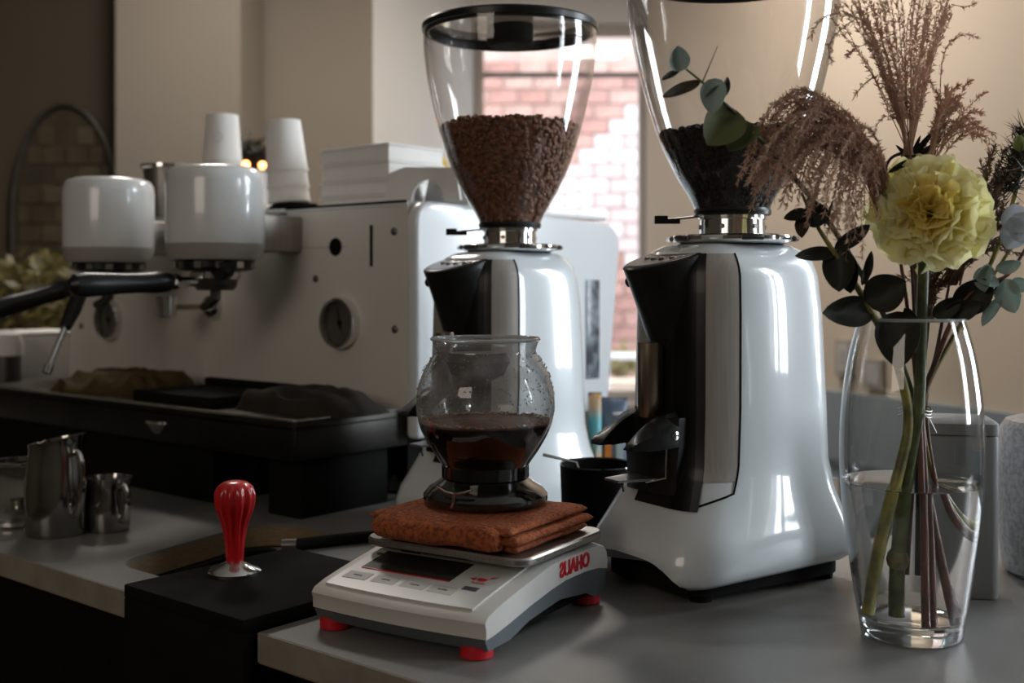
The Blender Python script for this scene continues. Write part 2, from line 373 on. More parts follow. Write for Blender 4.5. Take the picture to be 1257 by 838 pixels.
# top surface with a round knock-out hole whose front is open
def arc2(cx, cy, r, a0, a1, n=10): return [(cx+r*math.cos(rad(a0+(a1-a0)*k/n)), cy+r*math.sin(rad(a0+(a1-a0)*k/n))) for k in range(n+1)]
NX0, NX1, NY = .157, .363, -.355        # notch that takes the tamping station
def hole_edge(g=0):
    """cut-out outline from its front left corner round the back to the notch; g insets it"""
    p = arc2(.052, -.452+g, .052-g, 270, 185) + arc2(.022, -.285, .062-g, 172, 92) + arc2(.055, -.275, .050-g, 88, 0)
    return p
def counter_poly():
    pts = [(-1.5, fy), (NX0, fy), (NX0, -.504)] + hole_edge() + arc2(.135, -.325, .030, 180, 270)+[(NX1, NY), (NX1, fy)]
    pts += [(1.6, fy), (1.6, .37), (.42, .37), (.42, .62), (-1.5, .62)]
    return pts
cp = counter_poly()
top = B().prism(cp, -.004, 0, 'z').build('worktop', M_CNT, ct, smooth=False)
B().prism(cp, -th, -.004, 'z').build('core', M_WOOD, ct, smooth=False)
for x0, x1 in ((-1.5, NX0), (NX1, 1.6)):
    B().box(x0, x1, fy-.0015, fy, -th+.002, -.0005).build('edge_strip', M_EDGE, ct, smooth=False)
B().box(-1.5, 1.6, fy+.05, fy+.08, -.9, -th).build('front_panel', M_MATT, ct, smooth=False)
B().box(-1.5, 1.6, .33, .36, -.9, -th).build('back_panel', M_MATT, ct, smooth=False)
# knock-out bin sunk in the cut-out
kb = thing('knock_bin', 'black bin sunk in the counter cut-out behind the tamper', 'bin', mw(.03, -.36, -.20), A_M)
bo = [(x-.03, y+.36) for x, y in hole_edge(.004)+[(.103, -.33), (.150, -.36), (.150, -.498)]]
def zr(sc, z): return [Vector((x*sc, y*sc, z)) for x, y in bo]
B().rings([zr(.85, 0), zr(.99, .165), zr(.96, .165), zr(.82, .006)]).build('bin_body', M_MATT, kb, smooth=False)
B().tube([Vector((x*.985, y*.985, .167)) for x, y in bo]+[Vector((bo[0][0]*.985, bo[0][1]*.985, .167))], .0025, 6).build('rim', M_BLACK, kb)
# tamping station
ts = thing('tamping_station', 'black tamping station hooked over the counter edge under the red tamper', 'tamping stand', mw(NX0, fy, 0), A_M)
B().box(.001, .205, -.018, .205, .0005, .0150).build('top_plate', M_MATT, ts, bevel=.002)
B().box(.001, .205, -.018, -.004, -.34, .001).build('front_plate', M_MATT, ts, bevel=.002)

# tamper
tl = mw(.212, -.478)
tp = thing('coffee_tamper', 'coffee tamper with fluted red handle and steel base on the black stand', 'tamper', (tl.x, tl.y, .0151))
B().lathe([(.002, 0), (.0290, 0), (.0290, .0035), (.027, .0060), (.012, .0125), (.0085, .0145), (.002, .0148)], 48, cap=False).build('base', M_CHROME, tp)
prof = [(.0090, .0140), (.0098, .02), (.0105, .03), (.0120, .045), (.0148, .058), (.0188, .069), (.0210, .078), (.0212, .087), (.0185, .095), (.012, .100), (.004, .1015)]
rg = []
for r_, z in crom([(a, b_, 0) for a, b_ in prof], 3) and [(p.x, p.y) for p in crom([(a, b_, 0) for a, b_ in prof], 3)]:
    f = min(1, max(0, (z-.02)/.03))*min(1, max(0, (.099-z)/.01))
    rg.append([Vector(((r_*(1+.07*f*math.cos(12*2*math.pi*k/96)))*math.cos(2*math.pi*k/96), (r_*(1+.07*f*math.cos(12*2*math.pi*k/96)))*math.sin(2*math.pi*k/96), z)) for k in range(96)])
B().rings(rg).build('handle', M_RED, tp, angle=70)

# pitchers
def pitcher(name, label, px0, px1, pyb, h, tilt=0, handle=True, flare=.86, group=None, lid=False):
    Y = .33*1400/(pyb-350); x = ((px0+px1)/2-628.5)/1400*Y; r = (px1-px0)/2800*Y
    t = thing(name, label, 'pitcher', (x, Y+r, 0), 0, group)
    pr = [(.002, 0), (r*.93, 0), (r, .006), (r, h*.45), (r*.93, h*.72), (r*flare, h*.93), (r*flare*1.04, h), (r*flare*1.02, h), (r*flare*.96, h*.92), (r*.9, h*.7), (r*.96, h*.45), (r*.96, .008), (.002, .005)]
    o = B().lathe(pr, 56, cap=False)
    for v in o.v:   # pouring spout and slanted rim
        if v.z > h*.8: v.z += tilt*(v.x/r)*.5*(v.z/h-.8)/.2
        f = max(0, v.z/h-.8)*5
        v.x *= 1+.10*f*max(0, v.x/r)**6
    o.build('body', mat('pitcher_steel', (.42, .41, .39), .14, metal=1, noise_amt=.1), t)
    if handle:
        a = rad(-38)
        c, s_ = math.cos(a), math.sin(a)
        B().tube([Vector((c*q, s_*q, z)) for q, z in [(p.x, p.y) for p in crom([(r*.88, h*.86, 0), (r*1.35, h*.88, 0), (r*1.6, h*.62, 0), (r*1.42, h*.33, 0), (r*.97, h*.22, 0)], 6)]], .0042, 8).build('handle', M_CHROME, t)
    return t
pitcher('milk_pitcher', 'larger polished steel milk pitcher with slanted rim at the counter edge', 16, 92, 663, .126, .016)
pitcher('milk_pitcher', 'small polished steel pitcher standing right against the larger one', 98, 150, 656, .072, 0, True, .99)
gl = thing('glass_jug', 'glass jug cut off at the far end of the counter beside the steel pitcher', 'jug', (P(8, 650, 1.54).x, 1.58, 0))
G_JUG = thin_glass('jug_glass', tint=(.75, .74, .7), edge=(.2, .2, .2), refl=.10)
B().lathe([(.002, .002), (.038, .002), (.042, .012), (.040, .05), (.032, .075), (.034, .085)], 40, cap=False).build('glass_body', G_JUG, gl)
B().lathe([(.0325, .082), (.036, .084), (.036, .088), (.0325, .088), (.0325, .082)], 40, cap=False).build('rim', M_CHROME, gl)
B().lathe([(.0405, .004), (.044, .004), (.044, .009), (.0405, .009), (.0405, .004)], 40, cap=False).build('foot_ring', M_CHROME, gl)
B().lathe([(.002, .02), (.01, .02), (.012, .034), (.002, .036)], 20, cap=False).build('plunger', M_CHROME, gl)

# ================================================================== ESPRESSO MACHINE
em = thing('espresso_machine', 'large white two-group espresso machine with a dark steel drip tray', 'espresso machine', PM, A_M)
LX = -1.0
# fascia: lower full width, upper only beside the side panel
B().prism([(LX, .10), (0, .10), (0, .459), (-.289, .459), (-.289, .392), (LX, .392)], 0, .018, 'y').build('front_panel', M_PANEL, em, smooth=False, bevel=.0015)
B().box(LX, -.289, .075, .085, .38, .452).build('recess_panel', mat('recess_beige', (.30, .26, .20), .35, metal=.3, noise_amt=.1), em, smooth=False)
B().box(LX, -.289, .0, .08, .386, .392).build('recess_shelf', M_STEEL, em, smooth=False)
B().box(LX, .0, -.002, .53, .452, .460).build('top_panel', M_SIDE, em, bevel=.003)
B().box(-.289, 0, -.0035, -.0018, .4575, .4612).build('top_seam', M_MATT, em, smooth=False)
B().box(-.288, -.14, -.0004, .002, .3915, .3925).build('panel_seam', M_STEEL, em, smooth=False)
B().box(LX, -.03, .03, .50, .02, .40).build('lower_body', M_MATT, em, smooth=False)
# right side panel with rounded corners
sp = [(-.004, .095), (-.004, .42)]
for k in range(0, 7): a = math.pi-(math.pi/2)*k/6; sp.append((.028+.032*math.cos(a), .428+.032*math.sin(a)))
for k in range(0, 9): a = math.pi/2*(1-k/8); sp.append((.495+.045*math.cos(a), .405+.04*math.sin(a)))
sp += [(.535, .36), (.50, .10)]
B().prism(sp, 0, .024, 'x').build('side_panel', M_SIDE, em, bevel=.007, seg=3, angle=50)
B().box(.0245, .0265, .43, .47, .16, .34).build('side_window', mat('side_print', (.05, .06, .075), .3, col2=(.28, .32, .36), noise_scale=40), em, bevel=.001)
for x, y in ((-.06, .05), (-.94, .05), (-.06, .45), (-.94, .45)):
    B().lathe([(.022, 0), (.026, .004), (.02, .03), (.018, .055)], 20, c=(x, y, 0)).build('foot', M_STEEL, em)
B().lathe([(.009, .0), (.009, .10)], 16, c=(.012, .03, 0)).build('side_post', M_WHITE, em)
# screws, dial hole and slot on the fascia
def on_panel(px, py):
    k = (px-628.5)/1400; a = (-.16-k*1.75)/(.768+k*.64); Y = 1.75+.64*a
    return -a, .33-(py-350)/1400*Y
def disc(r, x, z, y0, y1, n=24):
    b_ = B().lathe([(r, 0), (r*.96, y1-y0)], n); b_.xf(Matrix.Translation((x, y0, z)) @ Matrix.Rotation(rad(-90), 4, 'X')); return b_
for px, py in ((484, 284), (388, 342), (485, 404), (100, 400)):
    x, z = on_panel(px, py)
    b_ = B().lathe([(.0062, 0), (.0058, .0022), (.003, .0038), (.0005, .0042)], 16); b_.xf(Matrix.Translation((x, 0, z)) @ Matrix.Rotation(rad(90), 4, 'X')); b_.build('screw', M_DSTEEL, em)
x, z = on_panel(412, 303); b_ = B().lathe([(.0150, 0), (.0145, .0015), (.001, .0016)], 28); b_.xf(Matrix.Translation((x, 0, z)) @ Matrix.Rotation(rad(90), 4, 'X')); b_.build('button', M_MATT, em)
x, z0 = on_panel(456, 327); _, z1 = on_panel(456, 276); B().box(x-.0032, x+.0032, -.0012, .001, z0, z1).build('slot', M_MATT, em, bevel=.0005)
def gauge(px, py, r):
    x, z = on_panel(px, py)
    m4 = Matrix.Translation((x, 0, z)) @ Matrix.Rotation(rad(90), 4, 'X')
    g = B().lathe([(r*.97, -.001), (r, .012), (r*.96, .016), (r*.86, .0155), (r*.84, .008)], 48, cap=False).xf(m4).build('gauge_bezel', M_CHROME, em)
    B().lathe([(r*.86, .005), (.001, .006)], 40, cap=False).xf(m4).build('dial_face', mat('dial_grey', (.085, .08, .07), .5, noise_amt=.15, noise_scale=40), g)
    tk = B()
    for k in range(21):
        a = rad(-130+k*13); L = .16 if k % 5 == 0 else .09; c, s_ = math.sin(a), math.cos(a); q = .0006
        tk.add([Vector((c*r*.76-s_*q, s_*r*.76+c*q, .0063)), Vector((c*r*.76+s_*q, s_*r*.76-c*q, .0063)), Vector((c*r*(.76-L)+s_*q, s_*r*(.76-L)-c*q, .0063)), Vector((c*r*(.76-L)-s_*q, s_*r*(.76-L)+c*q, .0063))], [(0, 1, 2, 3)])
    stuff(tk.xf(m4).build('dial_marks', M_MATT, g, smooth=False))
    B().add([(-.0016, -.012, .0085), (.0016, -.012, .0085), (.0008, r*.62, .0085), (-.0008, r*.62, .0085)], [(0, 1, 2, 3)]).xf(m4 @ Matrix.Rotation(rad(12), 4, 'Z')).build('needle', M_MATT, g, smooth=False)
    B().lathe([(.004, .006), (.004, .0095), (.001, .01)], 14).xf(m4).build('hub', M_MATT, g)
    return g
gauge(421, 396, .042); gauge(137, 392, .042)
# hot-water tap on a short arm
x, z = on_panel(264, 376)
m4 = Matrix.Translation((x, 0, z)) @ Matrix.Rotation(rad(90), 4, 'X')
tp_ = B().lathe([(.022, -.001), (.023, .006), (.019, .016), (.010, .022), (.006, .024)], 28).xf(m4).build('tap_joint', M_CHROME, em)
B().tube([(x, -.02, z), (x, -.085, z)], .0052, 12).build('tap_arm', M_BRONZE, em)
B().lathe([(.013, -.018), (.0165, -.016), (.0165, .012), (.0175, .012), (.0175, .019), (.012, .020)], 28, c=(x, -.10, z)).build('tap_spout', M_CHROME, em)
# the two brew groups
for gx, gy in ((-.281, -.15), (-.594, -.15)):
    g = B().lathe([(.0600, .3700), (.0705, .3705), (.0735, .376), (.0752, .388), (.0768, .396), (.0775, .41), (.0775, .492), (.0755, .505), (.070, .5135), (.058, .5175), (.001, .519)], 72, c=(gx, gy, 0), cap=False).build('group_cover', M_WHITE, em, angle=50)
    B().lathe([(.0712, .3703), (.0742, .3765), (.0760, .3885), (.0772, .3955), (.0772, .3945), (.07, .372)], 72, c=(gx, gy, 0), cap=False).build('cover_band', mat('band_grey', (.38, .36, .33), .4, noise_amt=.05), g)
    B().box(gx-.032, gx+.032, gy, .078, .385, .445).build('group_neck', M_STEEL, em, bevel=.004)
    B().lathe([(.001, .3695), (.062, .3695), (.062, .358), (.055, .354), (.047, .352), (.001, .352)], 48, c=(gx, gy, 0), cap=False).build('group_ring', M_BLACK, em)
    for k in range(7):
        a = rad(-150+k*30); B().box(-.006, .006, -.002, .003, .357, .367).xf(Matrix.Translation((gx, gy, 0)) @ Matrix.Rotation(a+rad(90), 4, 'Z') @ Matrix.Translation((0, -.0625, 0))).build('ring_lug', M_CHROME if k % 2 else M_STEEL, em)
# drip tray
B().box(-1.02, .0, -.223, -.003, .126, .1345).build('tray_top', M_TRAY, em, bevel=.002)
dt = B().box(-1.02, 0, -.223, -.217, .085, .142).box(-.006, 0, -.217, -.0, .085, .142).box(-1.02, -.006, -.217, -.006, .085, .09)
dt.build('tray_body', M_TRAY, em, bevel=.0015)
B().box(-1.02, .0005, -.2250, -.2175, .1400, .1435).build('tray_rim', M_CHROME, em, bevel=.0005)
B().box(-.0035, .0012, -.2245, -.005, .1405, .1428).build('tray_side_rim', M_CHROME, em, bevel=.0005)
gb = B()
for k in range(97):
    xx = -1.0+k*.0102; gb.box(xx, xx+.004, -.212, -.012, .1345, .1385)
stuff(gb.build('tray_grate', M_STEEL, em, smooth=False))
B().box(-1.0, -.21, -.205, -.02, .0, .088).build('tray_base', M_MATT, em, smooth=False)
B().box(-.085, -.012, -.20, -.03, 0, .086).build('tray_block', M_MATT, em, bevel=.003)  # plain black block between counter and tray near the right end
hxp = .0
hp = B().lathe([(.001, 0), (.026, 0), (.030, .004), (.012, .020), (.008, .021), (.001, .021)], 32, cap=False)
hp.xf(Matrix.Translation((-.33, -.224, .118)) @ Matrix.Rotation(rad(180), 4, 'X') @ Matrix.Diagonal((1, .45, 1, 1))).build('tray_pull', M_CHROME, em)
# steam wand
sw = [mw(-.80, 0, .33), mw(-.80, -.05, .335), mw(-.79, -.13, .325), P(97, 362, 1.86)]
inv = Matrix.Rotation(-A_M, 4, 'Z') @ Matrix.Translation(-PM)
B().tube([inv @ p for p in crom(sw, 6)], .005, 10).build('wand_pipe', M_CHROME, em)
B().tube([inv @ p for p in (P(99, 358, 1.86), P(90, 380, 1.84), P(80, 402, 1.82))], [.012, .0125, .009], 14).build('wand_grip', M_BLACK, em)
wn = B().tube([inv @ p for p in (P(82, 397, 1.825), P(70, 426, 1.80), P(60, 450, 1.78))], [.0052, .0050, .0048], 12).build('wand', M_CHROME, em)
B().tube([inv @ p for p in (P(60.5, 448, 1.78), P(57, 458, 1.775))], [.0075, .0068], 12).build('wand_tip', M_CHROME, em)

# portafilters locked into the groups
def portafilter(gx, gy, label, drop, ang):
    t = thing('portafilter', label, 'portafilter', mw(gx, gy, .322), A_M+ang, 'portafilters in the brew groups')
    B().lathe([(.001, 0), (.028, .0), (.033, .006), (.036, .022), (.037, .0295), (.001, .0295)], 40, cap=False).build('basket', M_DSTEEL, t)
    B().lathe([(.0368, .017), (.0395, .019), (.0395, .0285), (.0368, .0292)], 40, cap=False).build('basket_rim', M_CHROME, t)
    def q(y, z=0): return (0, y, .014+z-drop*((-y-.04)/.2))
    nk = B().tube([q(-.033), q(-.060), q(-.068), q(-.078)], [.008, .008, .013, .013], 16).build('neck', M_CHROME, t)
    B().tube([q(-y) for y in (.077, .084, .105, .13, .16, .19, .215, .232, .24)], [.012, .0155, .0165, .0150, .0155, .0175, .0185, .016, .008], 20).build('handle', M_BLACK, t)
    B().tube([(.0, .0, .004), (0, 0, -.012), (-.012, -.004, -.022), (-.028, -.006, -.027)], [.009, .009, .008, .0065], 12).build('spout', M_DSTEEL, t)
portafilter(-.281, -.15, 'portafilter with black handle under the group cover nearer the gauge', .006, rad(-4))
portafilter(-.594, -.15, 'portafilter with black handle under the far group cover beside the steam wand', .05, rad(8))
# round black dial beside the near group
b_ = B().lathe([(.016, 0), (.018, .004), (.018, .02), (.014, .024), (.001, .025)], 24); b_.xf(Matrix.Translation((-.281+.045, -.15-.03, .352)) @ Matrix.Rotation(rad(90), 4, 'Z') @ Matrix.Rotation(rad(70), 4, 'Y')); b_.build('lock_knob', M_BLACK, em)

# ---------------- cloths
def cloth(name, label, c, w_, d_, h_, rz, mm, seed, nx=34, ny=22, folds=2.2, cat='cloth'):
    t = B(); rr = random.Random(seed); off = Vector((seed*3.1, seed*1.7, 0))
    def hgt(u, v):
        e = min(1, (1-abs(u))*5)*min(1, (1-abs(v))*5); e = max(0, e)**.5
        n = noise.noise(Vector((u*folds*2, v*folds*1.6, 0))+off)
        q_ = noise.noise(Vector((u*folds*.55+.4*v, v*folds*1.15-u*.35, 2))+off); r_ = 1-2.2*(math.sqrt(q_*q_+.006))
        return e*h_*(.42+.42*max(-.4, r_)+.12*n), e
    topv = []; 
    for j in range(ny):
        for i in range(nx):
            u, v = -1+2*i/(nx-1), -1+2*j/(ny-1); z, e = hgt(u, v)
            wob = 1+.13*noise.noise(Vector((u*1.5, v*1.5, 5))+off)
            topv.append(Vector((u*w_/2*wob, v*d_/2*wob*(1-.18*abs(u)**2), max(.001, z))))
    botv = [Vector((p.x, p.y, 0)) for p in topv]; N = nx*ny; fs = []
    for j in range(ny-1):
        for i in range(nx-1):
            a = j*nx+i; fs.append((a, a+1, a+nx+1, a+nx)); fs.append((N+a, N+a+nx, N+a+nx+1, N+a+1))
    edge = [i for i in range(nx)]+[j*nx+nx-1 for j in range(1, ny)]+[(ny-1)*nx+i for i in range(nx-2, -1, -1)]+[j*nx for j in range(ny-2, 0, -1)]
    for k in range(len(edge)):
        a, b2 = edge[k], edge[(k+1) % len(edge)]; fs.append((a, a+N, b2+N, b2))
    t.add(topv+botv, fs)
    o = t.build(name, mm, angle=80); o.location = c; o.rotation_euler = (0, 0, rz)
    return tag(o, label, cat)
C_YEL = mat('mustard_cloth', (.085, .052, .010), .9, sheen=0, noise_amt=.4, noise_scale=40, bump=.6, bump_scale=500)
C_BRN = mat('taupe_cloth', (.028, .019, .012), .9, sheen=0, noise_amt=.4, noise_scale=40, bump=.6, bump_scale=500)
cloth('cleaning_cloth', 'crumpled mustard yellow cloth lying on the drip tray', mw(-.60, -.115, .139), .24, .15, .05, A_M+.1, C_YEL, 3)
cloth('cleaning_cloth', 'crumpled dark brown cloth near the corner of the drip tray', mw(-.105, -.105, .139), .23, .13, .045, A_M+.05, C_BRN, 6, folds=1.6)
bm_ = thing('rubber_mat', 'flat black rubber tamping mat on the drip tray between the cloths', 'mat', mw(-.345, -.12, .139), A_M)
B().box(-.11, .11, -.07, .085, 0, .018).build('pad', M_MATT, bm_, bevel=.003)
B().box(-.11, .11, .07, .085, .018, .03).build('raised_edge', M_MATT, bm_, bevel=.003)

# white carton beyond the far end of the machine
cb = thing('white_carton', 'plain white carton standing beyond the far end of the espresso machine', 'carton', mw(-1.12, -.02, 0), A_M)
B().box(-.085, .088, -.07, .09, 0, .225).build('box_body', M_PAPER, cb, bevel=.004)
B().box(-.087, .090, -.072, .092, .2252, .232).build('lid', M_PAPER, cb, bevel=.003)
jr = thing('white_canister', 'small white canister with domed lid at the frame edge beside the carton', 'canister', (P(8, 480, 2.28).x, 2.28, 0))
B().lathe([(.001, 0), (.026, 0), (.028, .01), (.028, .19), (.001, .19)], 32, cap=False).build('can_body', M_DSTEEL, jr)
B().lathe([(.031, .19), (.031, .215), (.026, .232), (.012, .24), (.001, .241)], 32).build('lid', M_PAPER, jr)

# ---------------- things on top of the machine
TZ = .460
def cup_stack(label, x, y, n, tiltx=0, mark=False, z=TZ):
    t = thing('paper_cup_stack', label, 'paper cups', mw(x, y, z), 0)
    zz = 0
    for k in range(n):
        pr = [(.0375, zz), (.0385, zz), (.0385, zz+.004), (.0372, zz+.004), (.0305, zz+.092), (.0285, zz+.0925), (.0280, zz+.088), (.001, zz+.088)]
        c = B().lathe(pr, 40, cap=False).build('paper_cup', M_PAPER, t)
        if mark and k == n-1:
            ring = B().tube([Vector((.0090*math.cos(a), -.0352, zz+.045+.0090*math.sin(a))) for a in [2*math.pi*i/20 for i in range(21)]], .0006, 5)
            ring.build('printed_ring', mat('grey_print', (.42, .42, .42), .7), c)
        zz += .026 if k < n-2 else .030
    t.rotation_euler = (0, tiltx, 0)
    return t
def mach_at(px, y):
    """machine-local x of a screen column at local depth y"""
    k = (px-628.5)/1400
    return -((-.16+.64*y)-k*(1.75+.768*y))/(.768+k*.64)
cup_stack('tall stack of white paper cups upside down behind the near group cover', mach_at(273, .10), .10, 5, 0, True)
cup_stack('leaning stack of white paper cups upside down on a black wedge', mach_at(355, .09), .09, 3, rad(-4), z=TZ+.02)
lid_ = thing('shallow_wedge', 'flat black wedge under the leaning cup stack', 'wedge', mw(mach_at(355, .09), .09, TZ), A_M)
B().prism([(-.045, 0), (.030, 0), (.045, .018), (-.005, .018)], -.03, .03, 'y').build('wedge_body', M_MATT, lid_, bevel=.001)
cup_stack('short stack of white paper cups standing between the two tall stacks', mach_at(322, .17), .17, 1)
tb = thing('steel_tumbler', 'brushed steel tumbler with rolled rim standing between the two group covers', 'tumbler', mw(mach_at(205, .06), .06, TZ))
B().lathe([(.001, 0), (.038, 0), (.040, .004), (.044, .085), (.047, .103), (.0445, .103), (.042, .085), (.038, .006), (.001, .005)], 48, cap=False).build('tumbler_body', M_STEEL, tb)
B().lathe([(.0475, .100), (.051, .102), (.051, .108), (.047, .109), (.045, .105)], 48, cap=False).build('rim', M_CHROME, tb)
# stacked take-away cartons
zc = TZ
clab = ['lowest flat white takeaway box of the stack on the machine', 'second white takeaway box from the bottom of the machine-top stack',
        'third white takeaway box from the bottom of the machine-top stack', 'topmost white takeaway box of the stack on the machine']
for k, h_ in enumerate((.020, .026, .030, .028)):
    ox, oy = R.uniform(-.002, .002), R.uniform(-.002, .002)
    c = thing('takeaway_box', clab[k], 'takeaway box', mw(-.187+ox, .125+oy, zc), A_M, 'white takeaway boxes on the machine')
    B().box(-.083, .083, -.065, .065, 0, h_-.004).build('tray', M_PAPER, c, bevel=.003)
    B().box(-.085, .085, -.067, .067, h_-.004, h_-.0003).build('flap', M_PAPER, c, bevel=.0012)
    zc += h_
cn = thing('card_carrier', 'folded white card drink carrier with a half-round cut-out on the machine', 'card carrier', mw(-.045, .05, TZ+.001), A_M-.0)
hc = [(-.06, 0), (-.045, .05), (-.01, .058), (.10, .050), (.11, 0), (.075, 0)]+[(.04+.035*math.cos(a), .035*math.sin(a)) for a in [math.pi*k/10 for k in range(1, 10)]]+[(.005, 0)]
B().prism(hc, -.002, .002, 'y').build('front_card', M_PAPER, cn, smooth=False)
B().prism([(-.06, 0), (-.045, .05), (-.01, .058), (.10, .050), (.11, 0)], .09, .093, 'y').build('back_card', M_PAPER, cn, smooth=False)
B().box(-.045, .10, .002, .09, .0485, .0505).build('top_card', M_PAPER, cn, smooth=False)
lm = thing('yellow_dome', 'yellow domed lid behind the stacked boxes on the machine', 'lid', mw(mach_at(530, .34), .34, TZ))
B().lathe([(.032, .0), (.033, .09), (.030, .105), (.02, .122), (.008, .13), (.001, .131)], 36).build('dome', mat('mustard_plastic', (.55, .36, .04), .5, noise_amt=.1), lm)

# dark wreath of greenery with small warm lights on the far pier
wr = thing('hanging_greenery', 'dark hanging greenery with small orange lights behind the paper cups', 'greenery', (P(312, 190, 4.1).x, 4.05, P(312, 200, 4.1).z))
b = B()
for k in range(420):
    p = Vector((R.gauss(0, .032), R.gauss(0, .03), R.gauss(.0, .032))); d = Vector((R.uniform(-1, 1), R.uniform(-1, 1), R.uniform(-.6, 1))).normalized()*.035; s_ = d.orthogonal().normalized()*.009
    b.add([p, p+d*.5+s_, p+d, p+d*.5-s_], [(0, 1, 2, 3)])
stuff(b.build('foliage', leafmat('dark_green_leaf', (.014, .014, .008), .1), wr))
M_LAMP = mat('warm_bulb', (1, .4, .1), .5, emit=(1, .30, .08), estr=5)
for px, py in ((302, 202), (322, 203)):
    p = P(px, py, 3.98)-wr.location; B().lathe([(.001, -.012), (.009, -.008), (.012, 0), (.009, .008), (.001, .012)], 12, c=p).build('bulb', M_LAMP, wr)
B().tube([(0, .149, .06), (0, .06, .03), (0, 0, 0)], .004, 6).build('bracket', M_MATT, wr)

# yellow-green plant in the far corner
yp = thing('potted_shrub', 'yellow-green leafy shrub in the dark corner behind the far group', 'plant', (P(45, 400, 3.4).x, 3.4, -.9))
b = B()
for k in range(900):
    p = Vector((R.gauss(0, .13), R.gauss(0, .08), R.uniform(.95, 1.33)-abs(R.gauss(0, .05)))); d = Vector((R.uniform(-1, 1), R.uniform(-1, 1), R.uniform(-.3, 1))).normalized()*.05; s_ = d.orthogonal().normalized()*.014
    b.add([p, p+d*.5+s_, p+d, p+d*.5-s_], [(0, 1, 2, 3)])
stuff(b.build('foliage', leafmat('yellow_green_leaf', (.22, .18, .05), .3, col2=(.06, .05, .015), scale=8), yp))
for k in range(5): B().tube([(R.uniform(-.03, .03), 0, .3), (R.uniform(-.12, .12), R.uniform(-.05, .05), 1.1)], .006, 6).build('stem', M_WOOD, yp)
B().lathe([(.001, 0), (.12, 0), (.15, .3), (.14, .3), (.11, .28), (.001, .28)], 32, cap=False).build('pot', M_MATT, yp)

# ================================================================== GRINDERS
def rr_section(a, yf, yb, r, cx=0):
    pts = []; cs = [(a-r, -yf+r, -90), (a-r, yb-r, 0), (-a+r, yb-r, 90), (-a+r, -yf+r, 180)]; NS = 8
    for i, (x, y, s0) in enumerate(cs):
        for k in range(9):
            an = rad(s0+90*k/8); pts.append((x+r*math.cos(an), y+r*math.sin(an)))
        nx_, ny_, s1 = cs[(i+1) % 4]; an = rad(s0+90)
        p0 = (x+r*math.cos(an), y+r*math.sin(an)); p1 = (nx_+r*math.cos(an), ny_+r*math.sin(an))
        for k in range(1, NS): t = k/NS; pts.append((p0[0]*(1-t)+p1[0]*t, p0[1]*(1-t)+p1[1]*t))
    return pts
SEC = [(.018, .086, .142, .112, .034), (.024, .0905, .149, .117, .034), (.040, .091, .149, .118, .034), (.058, .0885, .143, .1165, .035), (.080, .083, .131, .112, .038),
       (.105, .0775, .118, .107, .042), (.135, .0735, .109, .104, .045), (.20, .0720, .106, .103, .046), (.30, .0700, .104, .098, .046), (.340, .0680, .102, .093, .045),
       (.356, .0645, .098, .087, .042), (.367, .0575, .090, .078, .036), (.3735, .048, .078, .066, .028), (.3765, .036, .06, .052, .02)]
def sec_at(z):
    if z <= SEC[0][0]: return SEC[0][1:]
    for i in range(len(SEC)-1):
        if z <= SEC[i+1][0]:
            t = (z-SEC[i][0])/(SEC[i+1][0]-SEC[i][0]); t = t; return tuple(SEC[i][j]*(1-t)+SEC[i+1][j]*t for j in range(1, 5))
    return SEC[-1][1:]
def shell_pt(z, off=0):
    a, yf, yb, r = sec_at(z); bul = .0085*min(1, max(0, (.3765-z)/.03))*min(1, max(0, (z-.0)/.1))
    pts = rr_section(a+off, yf+off, yb+off, r+off); ym, yh = (yb-yf)/2, (yb+yf)/2-r*.5
    return [(x+math.copysign(1, x)*bul*max(0, 1-((y-ym)/yh)**2)*min(1, abs(x)/(a*.8)) if abs(x) > .001 else x, y) for x, y in pts]
G_HOP = thin_glass('hopper_plastic', tint=(.96, .955, .95), edge=(.50, .48, .46), refl=.045, power=3.0, dirt=.02, dirt_scale=14)
G_LID = thin_glass('smoked_lid', tint=(.46, .42, .38), edge=(.25, .23, .2), refl=.05)
HPROF = [(.0365, .405), (.040, .411), (.0485, .430), (.0615, .451), (.072, .472), (.082, .494), (.0925, .524), (.101, .554), (.108, .583), (.114, .611), (.118, .638), (.1205, .664), (.1205, .684)]
def hop_r(z):
    for i in range(len(HPROF)-1):
        if z <= HPROF[i+1][1]:
            t = (z-HPROF[i][1])/(HPROF[i+1][1]-HPROF[i][1]); return HPROF[i][0]*(1-t)+HPROF[i+1][0]*t
    return HPROF[-1][0]
